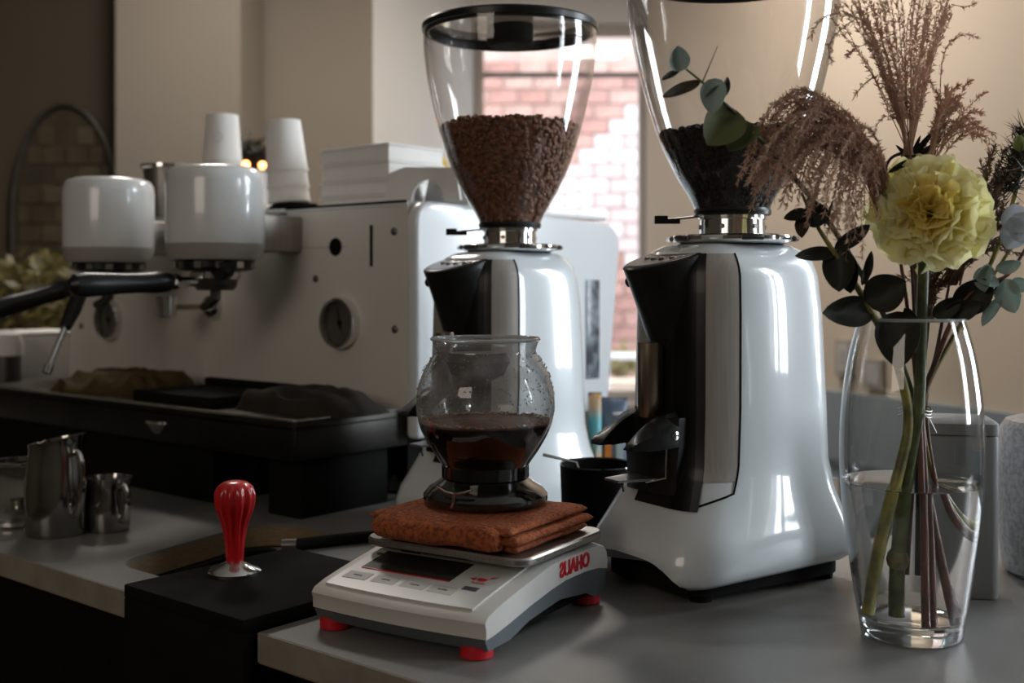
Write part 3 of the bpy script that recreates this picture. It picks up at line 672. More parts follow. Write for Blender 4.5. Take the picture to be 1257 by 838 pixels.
def bean_mesh(zt, seed, size, bumpy, n_side, n_top):
    rr = random.Random(seed); b_ = B()
    # unit bean: low-poly ellipsoid with a crease
    ru, rv = 7, 5; base = []; fc = []
    for j in range(1, rv):
        th_ = math.pi*j/rv
        for i in range(ru):
            ph = 2*math.pi*i/ru; base.append(Vector((math.cos(th_), math.sin(th_)*math.cos(ph)*.72, math.sin(th_)*math.sin(ph)*.55)))
    base.append(Vector((1, 0, 0))); base.append(Vector((-1, 0, 0))); nb_ = len(base)
    for j in range(rv-2):
        for i in range(ru): fc.append((j*ru+i, j*ru+(i+1) % ru, (j+1)*ru+(i+1) % ru, (j+1)*ru+i))
    for i in range(ru): fc.append((nb_-2, (i+1) % ru, i)); fc.append((nb_-1, (rv-2)*ru+i, (rv-2)*ru+(i+1) % ru))
    def put(p, nrm):
        s_ = size*rr.uniform(.85, 1.15); q = nrm.to_track_quat('Z', 'X').to_matrix() @ Euler((rr.uniform(-.5, .5), rr.uniform(-.5, .5), rr.uniform(0, 6.3))).to_matrix()
        b_.add([p+q @ (v*s_) for v in base], fc)
    for k in range(n_side):
        z = None
        while z is None:
            zz = rr.uniform(.408, zt)
            if rr.random() < hop_r(zz)/hop_r(zt): z = zz
        a = rr.uniform(0, 2*math.pi); r_ = hop_r(z)-size*.62-.0015; put(Vector((r_*math.cos(a), r_*math.sin(a), z)), Vector((math.cos(a), math.sin(a), -.5)).normalized())
    for k in range(n_top):
        r_ = (hop_r(zt)-size*.8)*math.sqrt(rr.random()); a = rr.uniform(0, 2*math.pi)
        put(Vector((r_*math.cos(a), r_*math.sin(a), zt+rr.uniform(-.001, .003)+.004*(1-(r_/hop_r(zt))**2)+.0025*noise.noise(Vector((r_*30*math.cos(a), r_*30*math.sin(a), seed))))), Vector((0, 0, 1)))
    prof_ = [(hop_r(z)-size*.75-.0015, z) for z in [.406+(zt-.406)*i/10 for i in range(11)]]+[(.001, zt+.002)]
    b_.lathe([(.001, .406)]+prof_, 40, cap=False)
    return b_
M_BEAN = mat('roasted_bean', (.25, .095, .042), .45, noise_amt=.5, noise_scale=120)
M_BEAND = mat('dark_bean', (.012, .008, .006), .6, spec=.2, noise_amt=.4, noise_scale=120)

def grinder(label, loc, rz, beans, zt, seed, hlabel):
    g = thing('coffee_grinder', label, 'grinder', loc, rz, 'coffee grinders')
    zs_ = [.018, .021, .024, .032, .040, .049, .058, .069, .080, .092, .105, .12, .135, .165, .20, .25, .30, .32, .340, .349, .356, .362, .367, .3705, .3735, .3765]
    def hoof(x, y, z):   # the skirt is arched between its front corners and rises a little to the rear
        k = max(0, 1-(z-.018)/.045); fr_ = min(1, max(0, (-.10-y)/.03))
        return z+k*(.021*fr_*(1-min(1, abs(x)/.074)**4)+.008*max(0, (y+.14)/.25))
    B().rings([[Vector((x, y, hoof(x, y, z))) for x, y in shell_pt(z)] for z in zs_]).build('body_shell', M_SHELL, g, angle=60)
    # base pan under the shell, and feet
    B().rings([[Vector((x*.86, y*.86, z)) for x, y in shell_pt(.03)] for z in (.008, .026)]).build('base_plate', M_MATT, g)
    for x, y in ((-.06, -.10), (.06, -.10), (-.06, .08), (.06, .08)): B().lathe([(.012, 0), (.013, .009)], 16, c=(x, y, 0)).build('foot', M_MATT, g)
    # steel strips down both flanks: patches of the shell, lifted
    n = len(shell_pt(.2))
    def patch(name, idx, zlist, off, mm, par, top_round=0):
        rings_o = []; rings_i = []
        for z in zlist:
            o_, i_ = shell_pt(z, off), shell_pt(z, -.002)
            rings_o.append([Vector((o_[k % n][0], o_[k % n][1], z)) for k in idx]); rings_i.append([Vector((i_[k % n][0], i_[k % n][1], z)) for k in idx])
        loop = [ro+list(reversed(ri)) for ro, ri in zip(rings_o, rings_i)]
        return B().rings(loop).build(name, mm, par, angle=50)
    zl = [.124, .128, .14, .17, .2, .25, .3, .32, .34, .35, .358, .364]
    # indices: 0..8 front-right corner, 9..15 right side, ... 51..59 front-left corner, 60..67 front straight
    patch('side_trim', list(range(2, 9)), zl, .0012, M_TRIM, g)
    patch('side_trim', list(range(51, 59)), zl, .0012, M_TRIM, g)
    patch('front_panel', list(range(58, 68))+[0, 1, 2, 3, 4], [.095]+zl, .0024, M_BLACK, g)
    # black seam line at the back edge of the near strip
    for xs in (1, -1):
        pts = []
        for z in zl:
            s_ = shell_pt(z, .0012); k = 8 if xs == 1 else 51; pts.append(Vector((s_[k][0], s_[k][1], z)))
        s_ = shell_pt(.113, .001); k0 = range(8, 3, -1) if xs == 1 else range(51, 56)
        low = [Vector((shell_pt(.112-.003*i, .001)[k][0], shell_pt(.112-.003*i, .001)[k][1], .112-.003*i)) for i, k in enumerate(k0)]
        B().tube(list(reversed(low))+pts, .0011, 6).build('seam', M_MATT, g)
    # tilted oval head with display
    N = 40; rings = []
    for i in range(13):
        t = i/12
        yc = -.064-.026*t; ry = .046+.011*t; rx = .041+.004*t; ring = []
        for k in range(N):
            a = 2*math.pi*k/N; x = rx*math.cos(a); y = yc+ry*math.sin(a)
            ztop = .349+(y+.136)*.27; z = .262+(ztop-.262)*t
            ring.append(Vector((x, y, z)))
        rings.append(ring)
    # rounded lip
    for f, dz in ((.975, .0015), (.94, .0024)):
        ring = []
        for k in range(N):
            a = 2*math.pi*k/N; x = .045*f*math.cos(a); y = -.090+.057*f*math.sin(a); ring.append(Vector((x, y, .349+(y+.136)*.27+dz)))
        rings.append(ring)
    hd = B().rings(rings).build('head', M_BLACK, g, angle=50)
    def ov(x, y, dz): return Vector((x, y, .349+(y+.136)*.27+dz))
    dsp = B().rings([[ov(.040*math.cos(2*math.pi*k/N), -.090+.051*math.sin(2*math.pi*k/N), dz) for k in range(N)] for dz in (.0022, .0030)])
    dsp.build('display', mat('display_reflection_brown', (.09, .045, .025), .22, coat=.3, noise_amt=.3), hd)  # brown reflection put into the display's base colour
    B().add([ov(x, y, dz) for dz in (.0031, .0036) for x, y in ((-.024, -.085), (.024, -.085), (.02, -.052), (-.02, -.052))], [(0, 3, 2, 1), (4, 5, 6, 7), (0, 1, 5, 4), (1, 2, 6, 5), (2, 3, 7, 6), (3, 0, 4, 7)]).build('screen', mat('display_screen', (.16, .13, .11), .1, noise_amt=.2), hd, smooth=False)
    for k in range(4):
        x = -.021+k*.014; y = -.110+.003*abs(k-1.5)
        B().lathe([(.0042, 0), (.0040, .0010), (.001, .0012)], 14, c=ov(x, y, .003)).build('key', M_STEEL, hd)
    B().lathe([(.006, 0), (.006, .008), (.004, .010)], 16).xf(Matrix.Translation((-.028, -.119, .334)) @ Matrix.Rotation(rad(90), 4, 'X')).build('head_knob', M_BLACK, hd)
    # spout tube
    B().lathe([(.0135, .188), (.0145, .190), (.0145, .262), (.0145, .268)], 32, c=(0, -.119, 0)).build('spout', M_BRONZE, g)
    # dosing chamber and fork
    B().rings([[Vector((x*(.046 if z > .13 else .042), y, z)) for x, y in ((-1, -.10), (-1, -.118), (-.7, -.128), (.7, -.128), (1, -.118), (1, -.10))] for z in (.108, .13, .16, .19)]).build('dosing_block', M_BLACK, g, angle=40)
    for xs in (-1, 1):
        rings = []
        for i in range(11):
            t = i/10; y = -.112-.060*t; zt_ = .196-.010*t-.026*t*t; zb = .160-.004*t if t < .8 else .158+.0*t
            x0, x1 = xs*.020, xs*(.046-.010*t*t)
            rings.append([Vector((x0, y, zb)), Vector((x1, y, zb)), Vector((x1, y, (zt_+zb)/2+.004)), Vector(((x0+x1)/2, y, zt_)), Vector((x0, y, zt_-.002))])
        B().rings(rings).build('fork_arm', M_BLACK, g, angle=50)
    B().prism([(-.026, -.112), (-.012, -.172), (.012, -.172), (.026, -.112)], .122, .1245, 'z').build('drip_plate', M_STEEL, g, smooth=False)
    B().tube([(.040, -.1295, .160), (.040, -.1305, .128), (.012, -.1345, .120)], .0013, 6).build('fork_clip', M_CHROME, g)
    B().lathe([(.0045, 0), (.0045, .003), (.001, .0035)], 16).xf(Matrix.Translation((.0435, -.122, .172)) @ Matrix.Rotation(rad(90), 4, 'Y')).build('screw', M_CHROME, g)
    # collar
    cl = B().lathe([(.058, .3765), (.066, .378), (.0685, .3805), (.0685, .3845), (.066, .3865), (.040, .3865), (.037, .388), (.0365, .404), (.0385, .405), (.0385, .409), (.034, .409)], 64, cap=False).build('collar', M_CHROME, g, angle=30)
    for k in range(10):
        a = 2*math.pi*k/10+.2; B().tube([(.0685*math.cos(a-.17), .0685*math.sin(a-.17), .3825), (.0712*math.cos(a), .0712*math.sin(a), .3825), (.0685*math.cos(a+.17), .0685*math.sin(a+.17), .3825)], .0034, 8).build('collar_lug', M_DSTEEL if k % 2 else M_CHROME, cl)
    for k in range(6):
        a = 2*math.pi*k/6; B().lathe([(.0028, 0), (.0026, .0018)], 10).xf(Matrix.Rotation(a, 4, 'Z') @ Matrix.Translation((.0366, 0, .396)) @ Matrix.Rotation(rad(90), 4, 'Y')).build('set_screw', M_DSTEEL, cl)
    B().lathe([(.0385, .4085), (.043, .4095), (.044, .414), (.0425, .417), (.040, .413)], 48, cap=False).build('gasket', M_BLACK, g)
    # shutter lever, pointing to the left of the photograph
    la = rad(180)-rz; d = Vector((math.cos(la), math.sin(la), 0)); s_ = Vector((-d.y, d.x, 0))
    lv = B().tube([d*.036+Vector((0, 0, .4085)), d*.075+Vector((0, 0, .4045))], .0013, 6).build('shutter_rod', M_DSTEEL, g)
    b_ = B(); q = [(.060, .400), (.060, .4055), (.074, .4055), (.074, .409), (.089, .409), (.089, .400)]
    vs = [d*u+Vector((0, 0, z))+s_*w_ for w_ in (-.005, .005) for u, z in q]; n6 = 6
    b_.add(vs, [tuple(reversed(range(6))), tuple(range(6, 12))]+[(i, (i+1) % 6, (i+1) % 6+6, i+6) for i in range(6)]); b_.build('shutter_tab', M_BLACK, lv, smooth=False)
    # hopper
    h = B().lathe([(r_, z) for r_, z in [(p.x, p.y) for p in crom([(a, c, 0) for a, c in HPROF], 4)]], 96, cap=False).build('hopper', G_HOP, g, angle=80)
    ld = B().lathe([(.1205, .683), (.1225, .6835), (.1228, .691), (.121, .6935), (.112, .6945), (.104, .6930), (.104, .6905), (.1125, .690), (.1130, .6800), (.1155, .6795), (.1160, .689), (.1192, .6835), (.1205, .683)], 96, cap=False).build('lid_rim', M_BLACK, g)
    B().lathe([(.1125, .6925), (.001, .6925)], 64, cap=False).build('lid_pane', G_LID, ld)
    B().lathe([(.036, .6920), (.036, .668), (.030, .664), (.001, .664)], 40, cap=False, sx=1, sy=.8).build('lid_grip', M_MATT, ld)
    bb = bean_mesh(zt, seed, .0050, 1, 1900, 520).build('coffee_beans', beans[1], None, angle=60)
    bb.location = loc; bb.rotation_euler = (0, 0, rz); bb['label'] = hlabel; bb['category'] = 'coffee beans'; stuff(bb)
    return g
GA = rad(-45); GB = rad(-58)
gr1 = grinder('white coffee grinder behind the scale with brown beans in its hopper', (-.003, 1.594, 0), GA, ('b', M_BEAN), .550, 11, 'glossy brown coffee beans filling the hopper of the grinder behind the scale')
gr2 = grinder('white coffee grinder beside the flower vase with near-black beans', (.251, 1.30, 0), GB, ('b', M_BEAND), .500, 12, 'near-black coffee beans in the hopper of the grinder beside the vase')

# black knock cup with a spoon, standing between the grinders
kc = thing('black_cup', 'round black cup standing between the two grinders', 'cup', (.108, 1.425, 0))
B().lathe([(.001, 0), (.034, 0), (.038, .004), (.046, .05), (.048, .104), (.0487, .107), (.0465, .107), (.044, .05), (.036, .008), (.001, .006)], 56, cap=False).build('cup_body', M_MATT, kc)
B().lathe([(.0462, .1065), (.0478, .1082), (.0490, .1065), (.0478, .1055)], 56, cap=False).build('rim', M_GLOSSB, kc)
sn = thing('steel_spoon', 'thin steel spoon leaning out of the black cup', 'spoon', (.115, 1.425, .01))
B().tube([Vector((0, 0, 0)), Vector((-.035, 0, .095))+Vector((0, 0, .004)), P(667, 558, 1.41)-Vector((.115, 1.425, .01))], [.0016, .0018, .0022], 8).build('handle', M_CHROME, sn)
B().lathe([(.001, -.004), (.008, -.001), (.010, .003), (.001, .001)], 20, cap=False, sy=1.4).build('spoon_bowl', M_CHROME, sn)

# coffee bags behind, between machine and right grinder
def bag(label, px0, px1, pyt, Y, col, col2, name='coffee_bag', z0=0, txt=None, strip=None):
    x0, x1 = P(px0, 0, Y).x, P(px1, 0, Y).x; zt_ = P(0, pyt, Y).z; c = ((x0+x1)/2, Y, z0); t = thing(name, label, 'bag', c)
    w_ = (x1-x0)/2; h_ = zt_-z0; rings = []
    for i in range(9):
        q = i/8; d_ = .030*(1-q**3)+.003; rings.append([Vector((w_*(.96+.04*q)*sx_, d_*sy_, h_*q)) for sx_, sy_ in ((-1, -.5), (-.7, -1), (0, -1.15), (.7, -1), (1, -.5), (1, .5), (.7, 1), (0, 1.1), (-.7, 1), (-1, .5))])
    B().rings(rings).build('pouch', mat('bag_'+name+label[:6], col, .4, col2=col2, noise_scale=16), t, angle=60)
    B().box(-w_, w_, -.0035, .0035, h_-.012, h_+.001).build('seal', mat('bag_seal', (.06, .08, .11), .4), t)
    if strip:
        for sxx, wd, cc in strip:
            B().box(w_*sxx, w_*sxx+wd, -.0375, -.034, h_*.05, h_*.62).build('label_stripe', mat('stripe_%s' % str(cc), cc, .5), t)
    if txt: B().box(-.002, w_*.7, -.0300, -.020, h_*.78, h_*.81).build('bag_print', M_PAPER, t, bevel=.001)
    return t
bag('dark blue coffee bag with pale print behind the two grinders', 735, 770, 488, 2.05, (.06, .09, .15), (.14, .18, .25), txt=True, strip=[(-.7, .012, (.75, .25, .04)), (.1, .012, (.55, .65, .68))])
bag('teal and orange coffee bag tucked behind the white machine side', 722, 738, 482, 2.02, (.70, .30, .04), (.10, .42, .48), name='orange_bag')
pk = thing('foil_packet', 'dark packet with teal print lying under the machine side', 'packet', mw(.085, .10, 0), A_M)
B().box(-.03, .03, -.04, .04, 0, .055).build('packet_body', mat('packet_print', (.02, .02, .03), .35, noise_amt=.3), pk, bevel=.006)
B().box(-.02, .005, -.0415, -.0398, .015, .04).build('print', mat('teal_print', (.02, .30, .27), .5), pk, smooth=False)
bx = thing('beige_box', 'small beige box pushed under the machine behind the drip tray', 'box', mw(-.147, -.035, 0), A_M)
B().box(-.05, .05, 0, .06, 0, .052).build('box_body', mat('beige_card', (.42, .34, .24), .8, noise_amt=.1), bx, bevel=.003)
B().box(-.051, .051, -.001, .061, .044, .054).build('lid', mat('beige_card', (.42, .34, .24)), bx, bevel=.002)
hs = thing('rubber_hose', 'short black rubber hose on the counter between scale and cut-out', 'hose', (0, 0, 0))
hpts = [mw(.20, -.10, 0), mw(.18, -.20, 0), mw(.150, -.27, 0), mw(.128, -.33, 0)]
for p in hpts: p.z = .0078
hs.location = hpts[0]
B().tube([p-hpts[0] for p in crom(hpts, 8)], .0075, 12).build('hose_tube', M_MATT, hs)
B().tube([hpts[-1]-hpts[0]+Vector((.006, 0, 0)), hpts[-1]-hpts[0]+Vector((-.012, 0, 0))], .0078, 14).build('hose_cap', M_DSTEEL, hs)

# ================================================================== SCALE
SCL = Vector((-.047, 1.145, 0)); SA = math.atan2(-.53, .85)
sc_ = thing('digital_scale', 'white and grey laboratory scale with red feet at the counter front', 'scale', SCL, SA)
M_SCW = mat('scale_white', (.62, .60, .56), .42, noise_amt=.04, noise_scale=12)
M_SCG = mat('scale_grey', (.115, .13, .14), .45, noise_amt=.08, noise_scale=12)
def topz(y):
    return .040+.022*min(1, max(0, (y+.115)/.115))**.85 if y < 0 else .062
pf = [(-.118, .030), (-.120, .036), (-.116, .0405)]+[(y, topz(y)+.0015) for y in (-.10, -.08, -.06, -.04, -.02, 0)]+[(.03, .0645), (.09, .0640), (.112, .061), (.119, .054), (.121, .045)]
lowc = [(.121, .036), (.10, .0405), (.07, .0430), (.03, .0430), (0, .040), (-.04, .034), (-.08, .0265), (-.105, .0225), (-.118, .0215)]
def bowed(poly, x0, x1, n=14, inset=0):
    rings = []
    for i in range(n+1):
        u = -1+2*i/n; x = x0+(x1-x0)*i/n
        bow = -.006*(1-u*u)
        e = max(0, abs(u)-.86)/.14; sh = 1-.035*e*e
        rings.append([Vector((x, y*sh+(bow*max(0, -y/.12)**3 if y < 0 else 0), z-(.0015*e*e))) for y, z in poly])
    return B().rings(rings)
bowed(pf+lowc, -.100, .100).build('upper_shell', M_SCW, sc_, angle=38, bevel=.0)
grp = [(-.118, .0205), (-.105, .0215), (-.08, .0255), (-.04, .033), (0, .039), (.03, .042), (.07, .042), (.10, .0395), (.1205, .035), (.117, .013), (.095, .012), (.075, .020), (.02, .026), (-.04, .020), (-.075, .011), (-.112, .010)]
bowed(grp, -.0985, .0985).build('lower_shell', M_SCG, sc_, angle=38)
B().box(-.092, .092, -.105, .11, .012, .022).build('underside', M_MATT, sc_, smooth=False)
# sloped control panel, set a little proud
pz = lambda x, y: topz(y)+.0034
rows = [-.111, -.10, -.09, -.08, -.06, -.04, -.02, 0]; cols = [-.086, -.06, -.03, 0, .03, .06, .084]
rings = []
for x in cols:
    u = x/.09; bow = -.006*(1-u*u)
    r0 = [Vector((x, y+(bow*max(0, -y/.12)**3), pz(x, y))) for y in rows]; rings.append(r0+[Vector((p.x, p.y, p.z-.003)) for p in reversed(r0)])
cpn = B().rings(rings).build('control_panel', mat('panel_white', (.56, .55, .52), .35, noise_amt=.05), sc_, angle=40)
def patchp(x0, x1, y0, y1, h_, nm, mm, par, sk=0):
    b_ = B(); vs = [Vector((x, y, pz(x, y)+d_)) for d_ in (-.0005, h_) for x, y in ((x0, y0), (x1, y0), (x1+sk, y1), (x0+sk, y1))]
    b_.add(vs, [(3, 2, 1, 0), (4, 5, 6, 7), (0, 1, 5, 4), (1, 2, 6, 5), (2, 3, 7, 6), (3, 0, 4, 7)]); return b_.build(nm, mm, par, smooth=False)
patchp(-.073, .032, -.073, -.032, .0009, 'display', mat('lcd_dark', (.022, .019, .017), .18, noise_amt=.2), cpn)
patchp(-.073, .032, -.0738, -.073, .001, 'display_line', M_REDF, cpn)
M_KEY = mat('key_grey', (.40, .39, .37), .5, noise_amt=.05); M_INK = mat('grey_ink', (.06, .06, .06), .6)
for i, x in enumerate((-.064, -.030, .004, .036)):
    patchp(x-.014, x+.014, -.097, -.083, .0007, 'key', M_KEY, cpn)
for x in (-.064, -.030, .004, .036):
    patchp(x-.005, x+.005, -.0905, -.0892, .0010, 'key_mark', M_INK, cpn)
B().lathe([(.0032, 0), (.0030, .001)], 14, c=(-.083+.006, -.040, pz(0, -.040))).build('bubble_level', M_INK, cpn)
patchp(-.060, -.036, -.0275, -.0255, .0006, 'model_mark', M_INK, cpn)
em2 = B().lathe([(.0055, 0), (.0053, .0006)], 24, c=(.060, -.058, pz(0, -.058)-.0002)).build('emblem', M_REDF, cpn)
B().add([(.046, -.060, pz(0, -.06)+.0003), (.053, -.063, pz(0, -.063)+.0003), (.053, -.056, pz(0, -.056)+.0003)], [(0, 1, 2)]).build('emblem_wing', M_REDF, cpn, smooth=False)
B().add([(.074, -.050, pz(0, -.05)+.0003), (.066, -.052, pz(0, -.052)+.0003), (.066, -.057, pz(0, -.057)+.0003)], [(0, 1, 2)]).build('emblem_wing', M_REDF, cpn, smooth=False)
text_mesh('emblem_lettering', 'OHAUS', .0042, M_REDF, cpn, (.060, -.0675, pz(0, -.0675)+.0006), (rad(11), 0, 0), mirror=True, depth=.0001)
patchp(.052, .068, -.083, -.076, .0005, 'capacity_label', M_INK, cpn)
lt = text_mesh('side_lettering', 'OHAUS', .0195, M_REDF, sc_, (.1004, .046, .0525), (rad(90), 0, rad(90)), mirror=True, depth=.0004, bold=.0007, sx=.92)
for i, (x, y) in enumerate(((-.082, -.102), (.082, -.102), (-.082, .102), (.082, .102))):
    f = B().lathe([(.0125, 0), (.0150, .0012), (.0150, .0095), (.012, .0125)], 28, c=(x, y, 0)).build('foot', M_REDF, sc_)
B().box(-.02, .02, .01, .05, .060, .068).build('pan_support', M_MATT, sc_, smooth=False)
pn = [(-.095, -.045), (.097, -.045), (.097, .118), (-.095, .118)]
def rrect(x0, x1, y0, y1, r, z, n=6):
    o_ = []
    for cx, cy, s0 in ((x1-r, y0+r, -90), (x1-r, y1-r, 0), (x0+r, y1-r, 90), (x0+r, y0+r, 180)):
        for k in range(n+1): a = rad(s0+90*k/n); o_.append(Vector((cx+r*math.cos(a), cy+r*math.sin(a), z)))
    return o_
B().rings([rrect(-.095, .097, -.045, .118, .018, .0675), rrect(-.0965, .0985, -.0465, .1195, .019, .0690), rrect(-.0965, .0985, -.0465, .1195, .019, .0735), rrect(-.095, .097, -.045, .118, .018, .0755)]).build('weighing_pan', M_STEEL, sc_, angle=30)

# ---------------- folded brown towel on the pan
M_TOW = mat('rust_towel', (.42, .105, .030), .95, sheen=0, noise_amt=.6, noise_scale=220, bump=1.0, bump_scale=420)
tw = thing('folded_towel', 'folded rust-brown towel on the scale pan under the coffee server', 'towel', SCL, SA)
def layer(x0, x1, y0, y1, z0, z1, seed, lift=0):
    nx, ny = 40, 30; T_ = []; Bo = []
    for j in range(ny+1):
        for i in range(nx+1):
            u, v = i/nx, j/ny; du, dv = min(u, 1-u), min(v, 1-v)
            e = min(1, min(du*(x1-x0), dv*(y1-y0))/.005); e = math.sin(e*math.pi/2)
            n1 = noise.noise(Vector((u*5, v*5, seed))); n2 = noise.noise(Vector((u*22, v*22, seed+4)))
            x = x0+(x1-x0)*u+.002*n1; y = y0+(y1-y0)*v+.0025*noise.noise(Vector((u*4, seed, v*2)))
            lf = lift*max(0, 1-u*4)**1.5
            zm = (z0+z1)/2+lf; hh = (z1-z0)/2
            T_.append(Vector((x, y, zm+hh*(.15+.85*e)+.0009*n1+.0006*n2))); Bo.append(Vector((x, y, zm-hh*(.15+.85*e)+lf*0)))
    W_ = nx+1; N_ = W_*(ny+1); fs = []
    for j in range(ny):
        for i in range(nx):
            a = j*W_+i; fs.append((a, a+1, a+W_+1, a+W_)); fs.append((N_+a, N_+a+W_, N_+a+W_+1, N_+a+1))
    ed = list(range(nx+1))+[j*W_+nx for j in range(1, ny+1)]+[ny*W_+i for i in range(nx-1, -1, -1)]+[j*W_ for j in range(ny-1, 0, -1)]
    for k in range(len(ed)):
        a, b2 = ed[k], ed[(k+1) % len(ed)]; fs.append((a, a+N_, b2+N_, b2))
    return B().add(T_+Bo, fs).build('towel_fold', M_TOW, tw, angle=80)
layer(-.070, .083, -.036, .104, .0762, .0842, 1)
layer(-.080, .088, -.042, .108, .0842, .0925, 2, -.000)
layer(-.088, .080, -.044, .110, .0925, .1005, 3, .0015)
# the front roll where the sheet turns over
B().tube([Vector((x, -.0425+.0015*math.sin(x*60), .0885+.001*math.sin(x*45))) for x in [-.084+k*.0085 for k in range(19)]], [.004]+[.0112+.0006*math.sin(k) for k in range(17)]+[.0085], 14).build('towel_roll', M_TOW, tw, angle=80)

# ---------------- coffee server
SV = Vector((-.028, 1.205, .1018))
sv = thing('coffee_server', 'round glass coffee server half full of black coffee on the towel', 'coffee server', SV)
G_SRV = thin_glass('server_glass', tint=(.90, .90, .89), edge=(.30, .30, .30), refl=.06, power=2.6, dirt=.42, dirt_scale=30, dirtcol=(.55, .56, .57), film_above=.082)
gp = [(.036, .012), (.0435, .018), (.0440, .032), (.047, .041), (.057, .056), (.0675, .075), (.0722, .092), (.0731, .104), (.0715, .120), (.066, .136), (.0595, .148), (.0545, .156), (.0535, .161), (.0560, .168), (.0572, .1715)]
gpc = [(p.x, p.y) for p in crom([(a, c, 0) for a, c in gp], 4)]
B().lathe(gpc, 96, cap=False).build('glass_bowl', G_SRV, sv, angle=80)
B().lathe([(.0566, .1695), (.0582, .1705), (.0585, .1722), (.0572, .1735), (.0556, .1722), (.0566, .1695)], 72, cap=False).build('glass_lip', mat('clear_lip', (.75, .78, .78), .08, trans=.6), sv)
M_COF = mat('black_coffee', (.010, .003, .0015), .35, spec=.08, coat=0, noise_amt=.3, noise_scale=30)
zc_ = .0835
cpf = [(.001, .013)]+[(r_-.0018, z) for r_, z in gpc if z < zc_]+[(.0692, zc_)]
B().lathe(cpf, 80, cap=False).build('coffee', M_COF, sv, angle=50)
B().lathe([(.0695, zc_-.0002), (.0698, zc_+.0016), (.066, zc_+.0009), (.001, zc_+.0007)], 72, cap=False).build('coffee_surface', mat('coffee_surface', (.14, .040, .010), .6, spec=.1, col2=(.035, .010, .004), noise_scale=60), sv)
b = B()
for k in range(420):   # froth and grounds clinging round the liquid line
    a = R.uniform(0, 6.283); r_ = .0690-abs(R.gauss(0, .003)); s_ = R.uniform(.0010, .0028); c = Vector((r_*math.cos(a), r_*math.sin(a), zc_+.001+abs(R.gauss(0, .0012))))
    b.lathe([(.0001, -s_*.3), (s_, 0), (s_*.6, s_*.5), (.0001, s_*.7)], 6, c=c, cap=False)
stuff(b.build('froth', mat('coffee_froth', (.42, .16, .045), .4, col2=(.12, .035, .01), noise_scale=90), sv))
b = B()
for k in range(420):   # steam droplets on the glass above the coffee
    z = R.uniform(.092, .158); a = R.uniform(0, 6.283)
    for i in range(len(gpc)-1):
        if gpc[i][1] <= z <= gpc[i+1][1]: r_ = gpc[i][0]
    s_ = R.uniform(.0006, .0014); b.lathe([(.0001, -s_), (s_*.8, 0), (.0001, s_)], 6, c=(r_*math.cos(a), r_*math.sin(a), z), cap=False)
stuff(b.build('droplets', mat('water_droplet', (.45, .44, .42), .05, trans=.5), sv))
# dark filter stem hanging in the neck
B().lathe([(.001, .100), (.006, .105), (.010, .125), (.028, .134), (.034, .148), (.030, .157), (.001, .158)], 28, c=(-.008, .0, 0), cap=False).build('filter', mat('wet_filter', (.030, .020, .014), .6, noise_amt=.5, noise_scale=160), sv)
bs_ = B().lathe([(.001, 0), (.060, 0), (.0655, .003), (.0655, .009), (.060, .016), (.050, .022), (.0455, .026), (.0445, .026), (.040, .014), (.001, .012)], 72, cap=False).build('base_ring', M_GLOSSB, sv)
def onbase(dx, z, out=.0): 
    yy = -math.sqrt(max(0, (.064+out)**2-dx*dx)); return Vector((dx, yy*.995, z))
for pts in ([(-.048, .0235), (-.038, .0195), (-.030, .0185)], [(-.030, .0185), (-.020, .0205), (-.012, .0235)], [(-.030, .0185), (-.031, .010), (-.033, .004)]):
    B().tube([onbase(x, z, .0015) for x, z in pts], [.0016, .0018, .0014], 8).build('base_clip', M_CHROME, sv)
B().lathe([(.0442, .026), (.0462, .0275), (.0462, .040), (.0446, .0415)], 72, cap=False).build('neck_band', M_GLOSSB, sv)

# ================================================================== GREY CANISTERS BEHIND THE VASE
cg = thing('grey_canister', 'matt grey box canister directly behind the flower vase', 'canister', (.478, 1.235, 0), rad(-12))
M_CAN = mat('grey_card', (.235, .235, .235), .6, noise_amt=.08, noise_scale=10)
B().rings([rrect(-.040, .040, -.036, .036, .008, z) for z in (0, .172)]).build('can_body', M_CAN, cg, bevel=.003)
B().rings([rrect(-.0406, .0406, -.0366, .0366, .009, .1725), rrect(-.0406, .0406, -.0366, .0366, .009, .184), rrect(-.036, .036, -.031, .031, .006, .188)]).build('lid', M_CAN, cg)
cw = thing('speckled_jar', 'pale speckled ceramic jar at the frame edge behind the vase', 'jar', (.632, 1.30, 0))
B().lathe([(.001, 0), (.060, 0), (.068, .006), (.072, .04), (.073, .12), (.071, .165), (.064, .176), (.050, .18), (.001, .181)], 56, cap=False).build('jar_body', mat('speckled_glaze', (.33, .33, .34), .35, noise_amt=.35, noise_scale=180, detail=1), cw)
B().lathe([(.014, .180), (.016, .190), (.012, .198), (.001, .2)], 24).build('lid_knob', M_CAN, cw)

# ================================================================== VASE
VC = Vector((.377, 1.077, 0))
vs_ = thing('glass_vase', 'tall clear glass vase half filled with water holding the flowers', 'vase', VC)
G_VASE = thin_glass('vase_glass', tint=(.97, .98, .98), edge=(.40, .43, .44), refl=.06, power=2.6)
vp = [(.0440, .001), (.0462, .004), (.0480, .015), (.0510, .032), (.0560, .065), (.0610, .100), (.0642, .135), (.0655, .165), (.0650, .195), (.0625, .228), (.0575, .262), (.0515, .286), (.0480, .2975)]
vpc = [(p.x, p.y) for p in crom([(a, c, 0) for a, c in vp], 4)]
B().lathe(vpc, 112, cap=False).build('glass_wall', G_VASE, vs_, angle=80)
def vr(z):
    for i in range(len(vpc)-1):
        if vpc[i][1] <= z <= vpc[i+1][1]:
            t = (z-vpc[i][1])/max(1e-6, vpc[i+1][1]-vpc[i][1]); return vpc[i][0]*(1-t)+vpc[i+1][0]*t
    return vpc[-1][0]
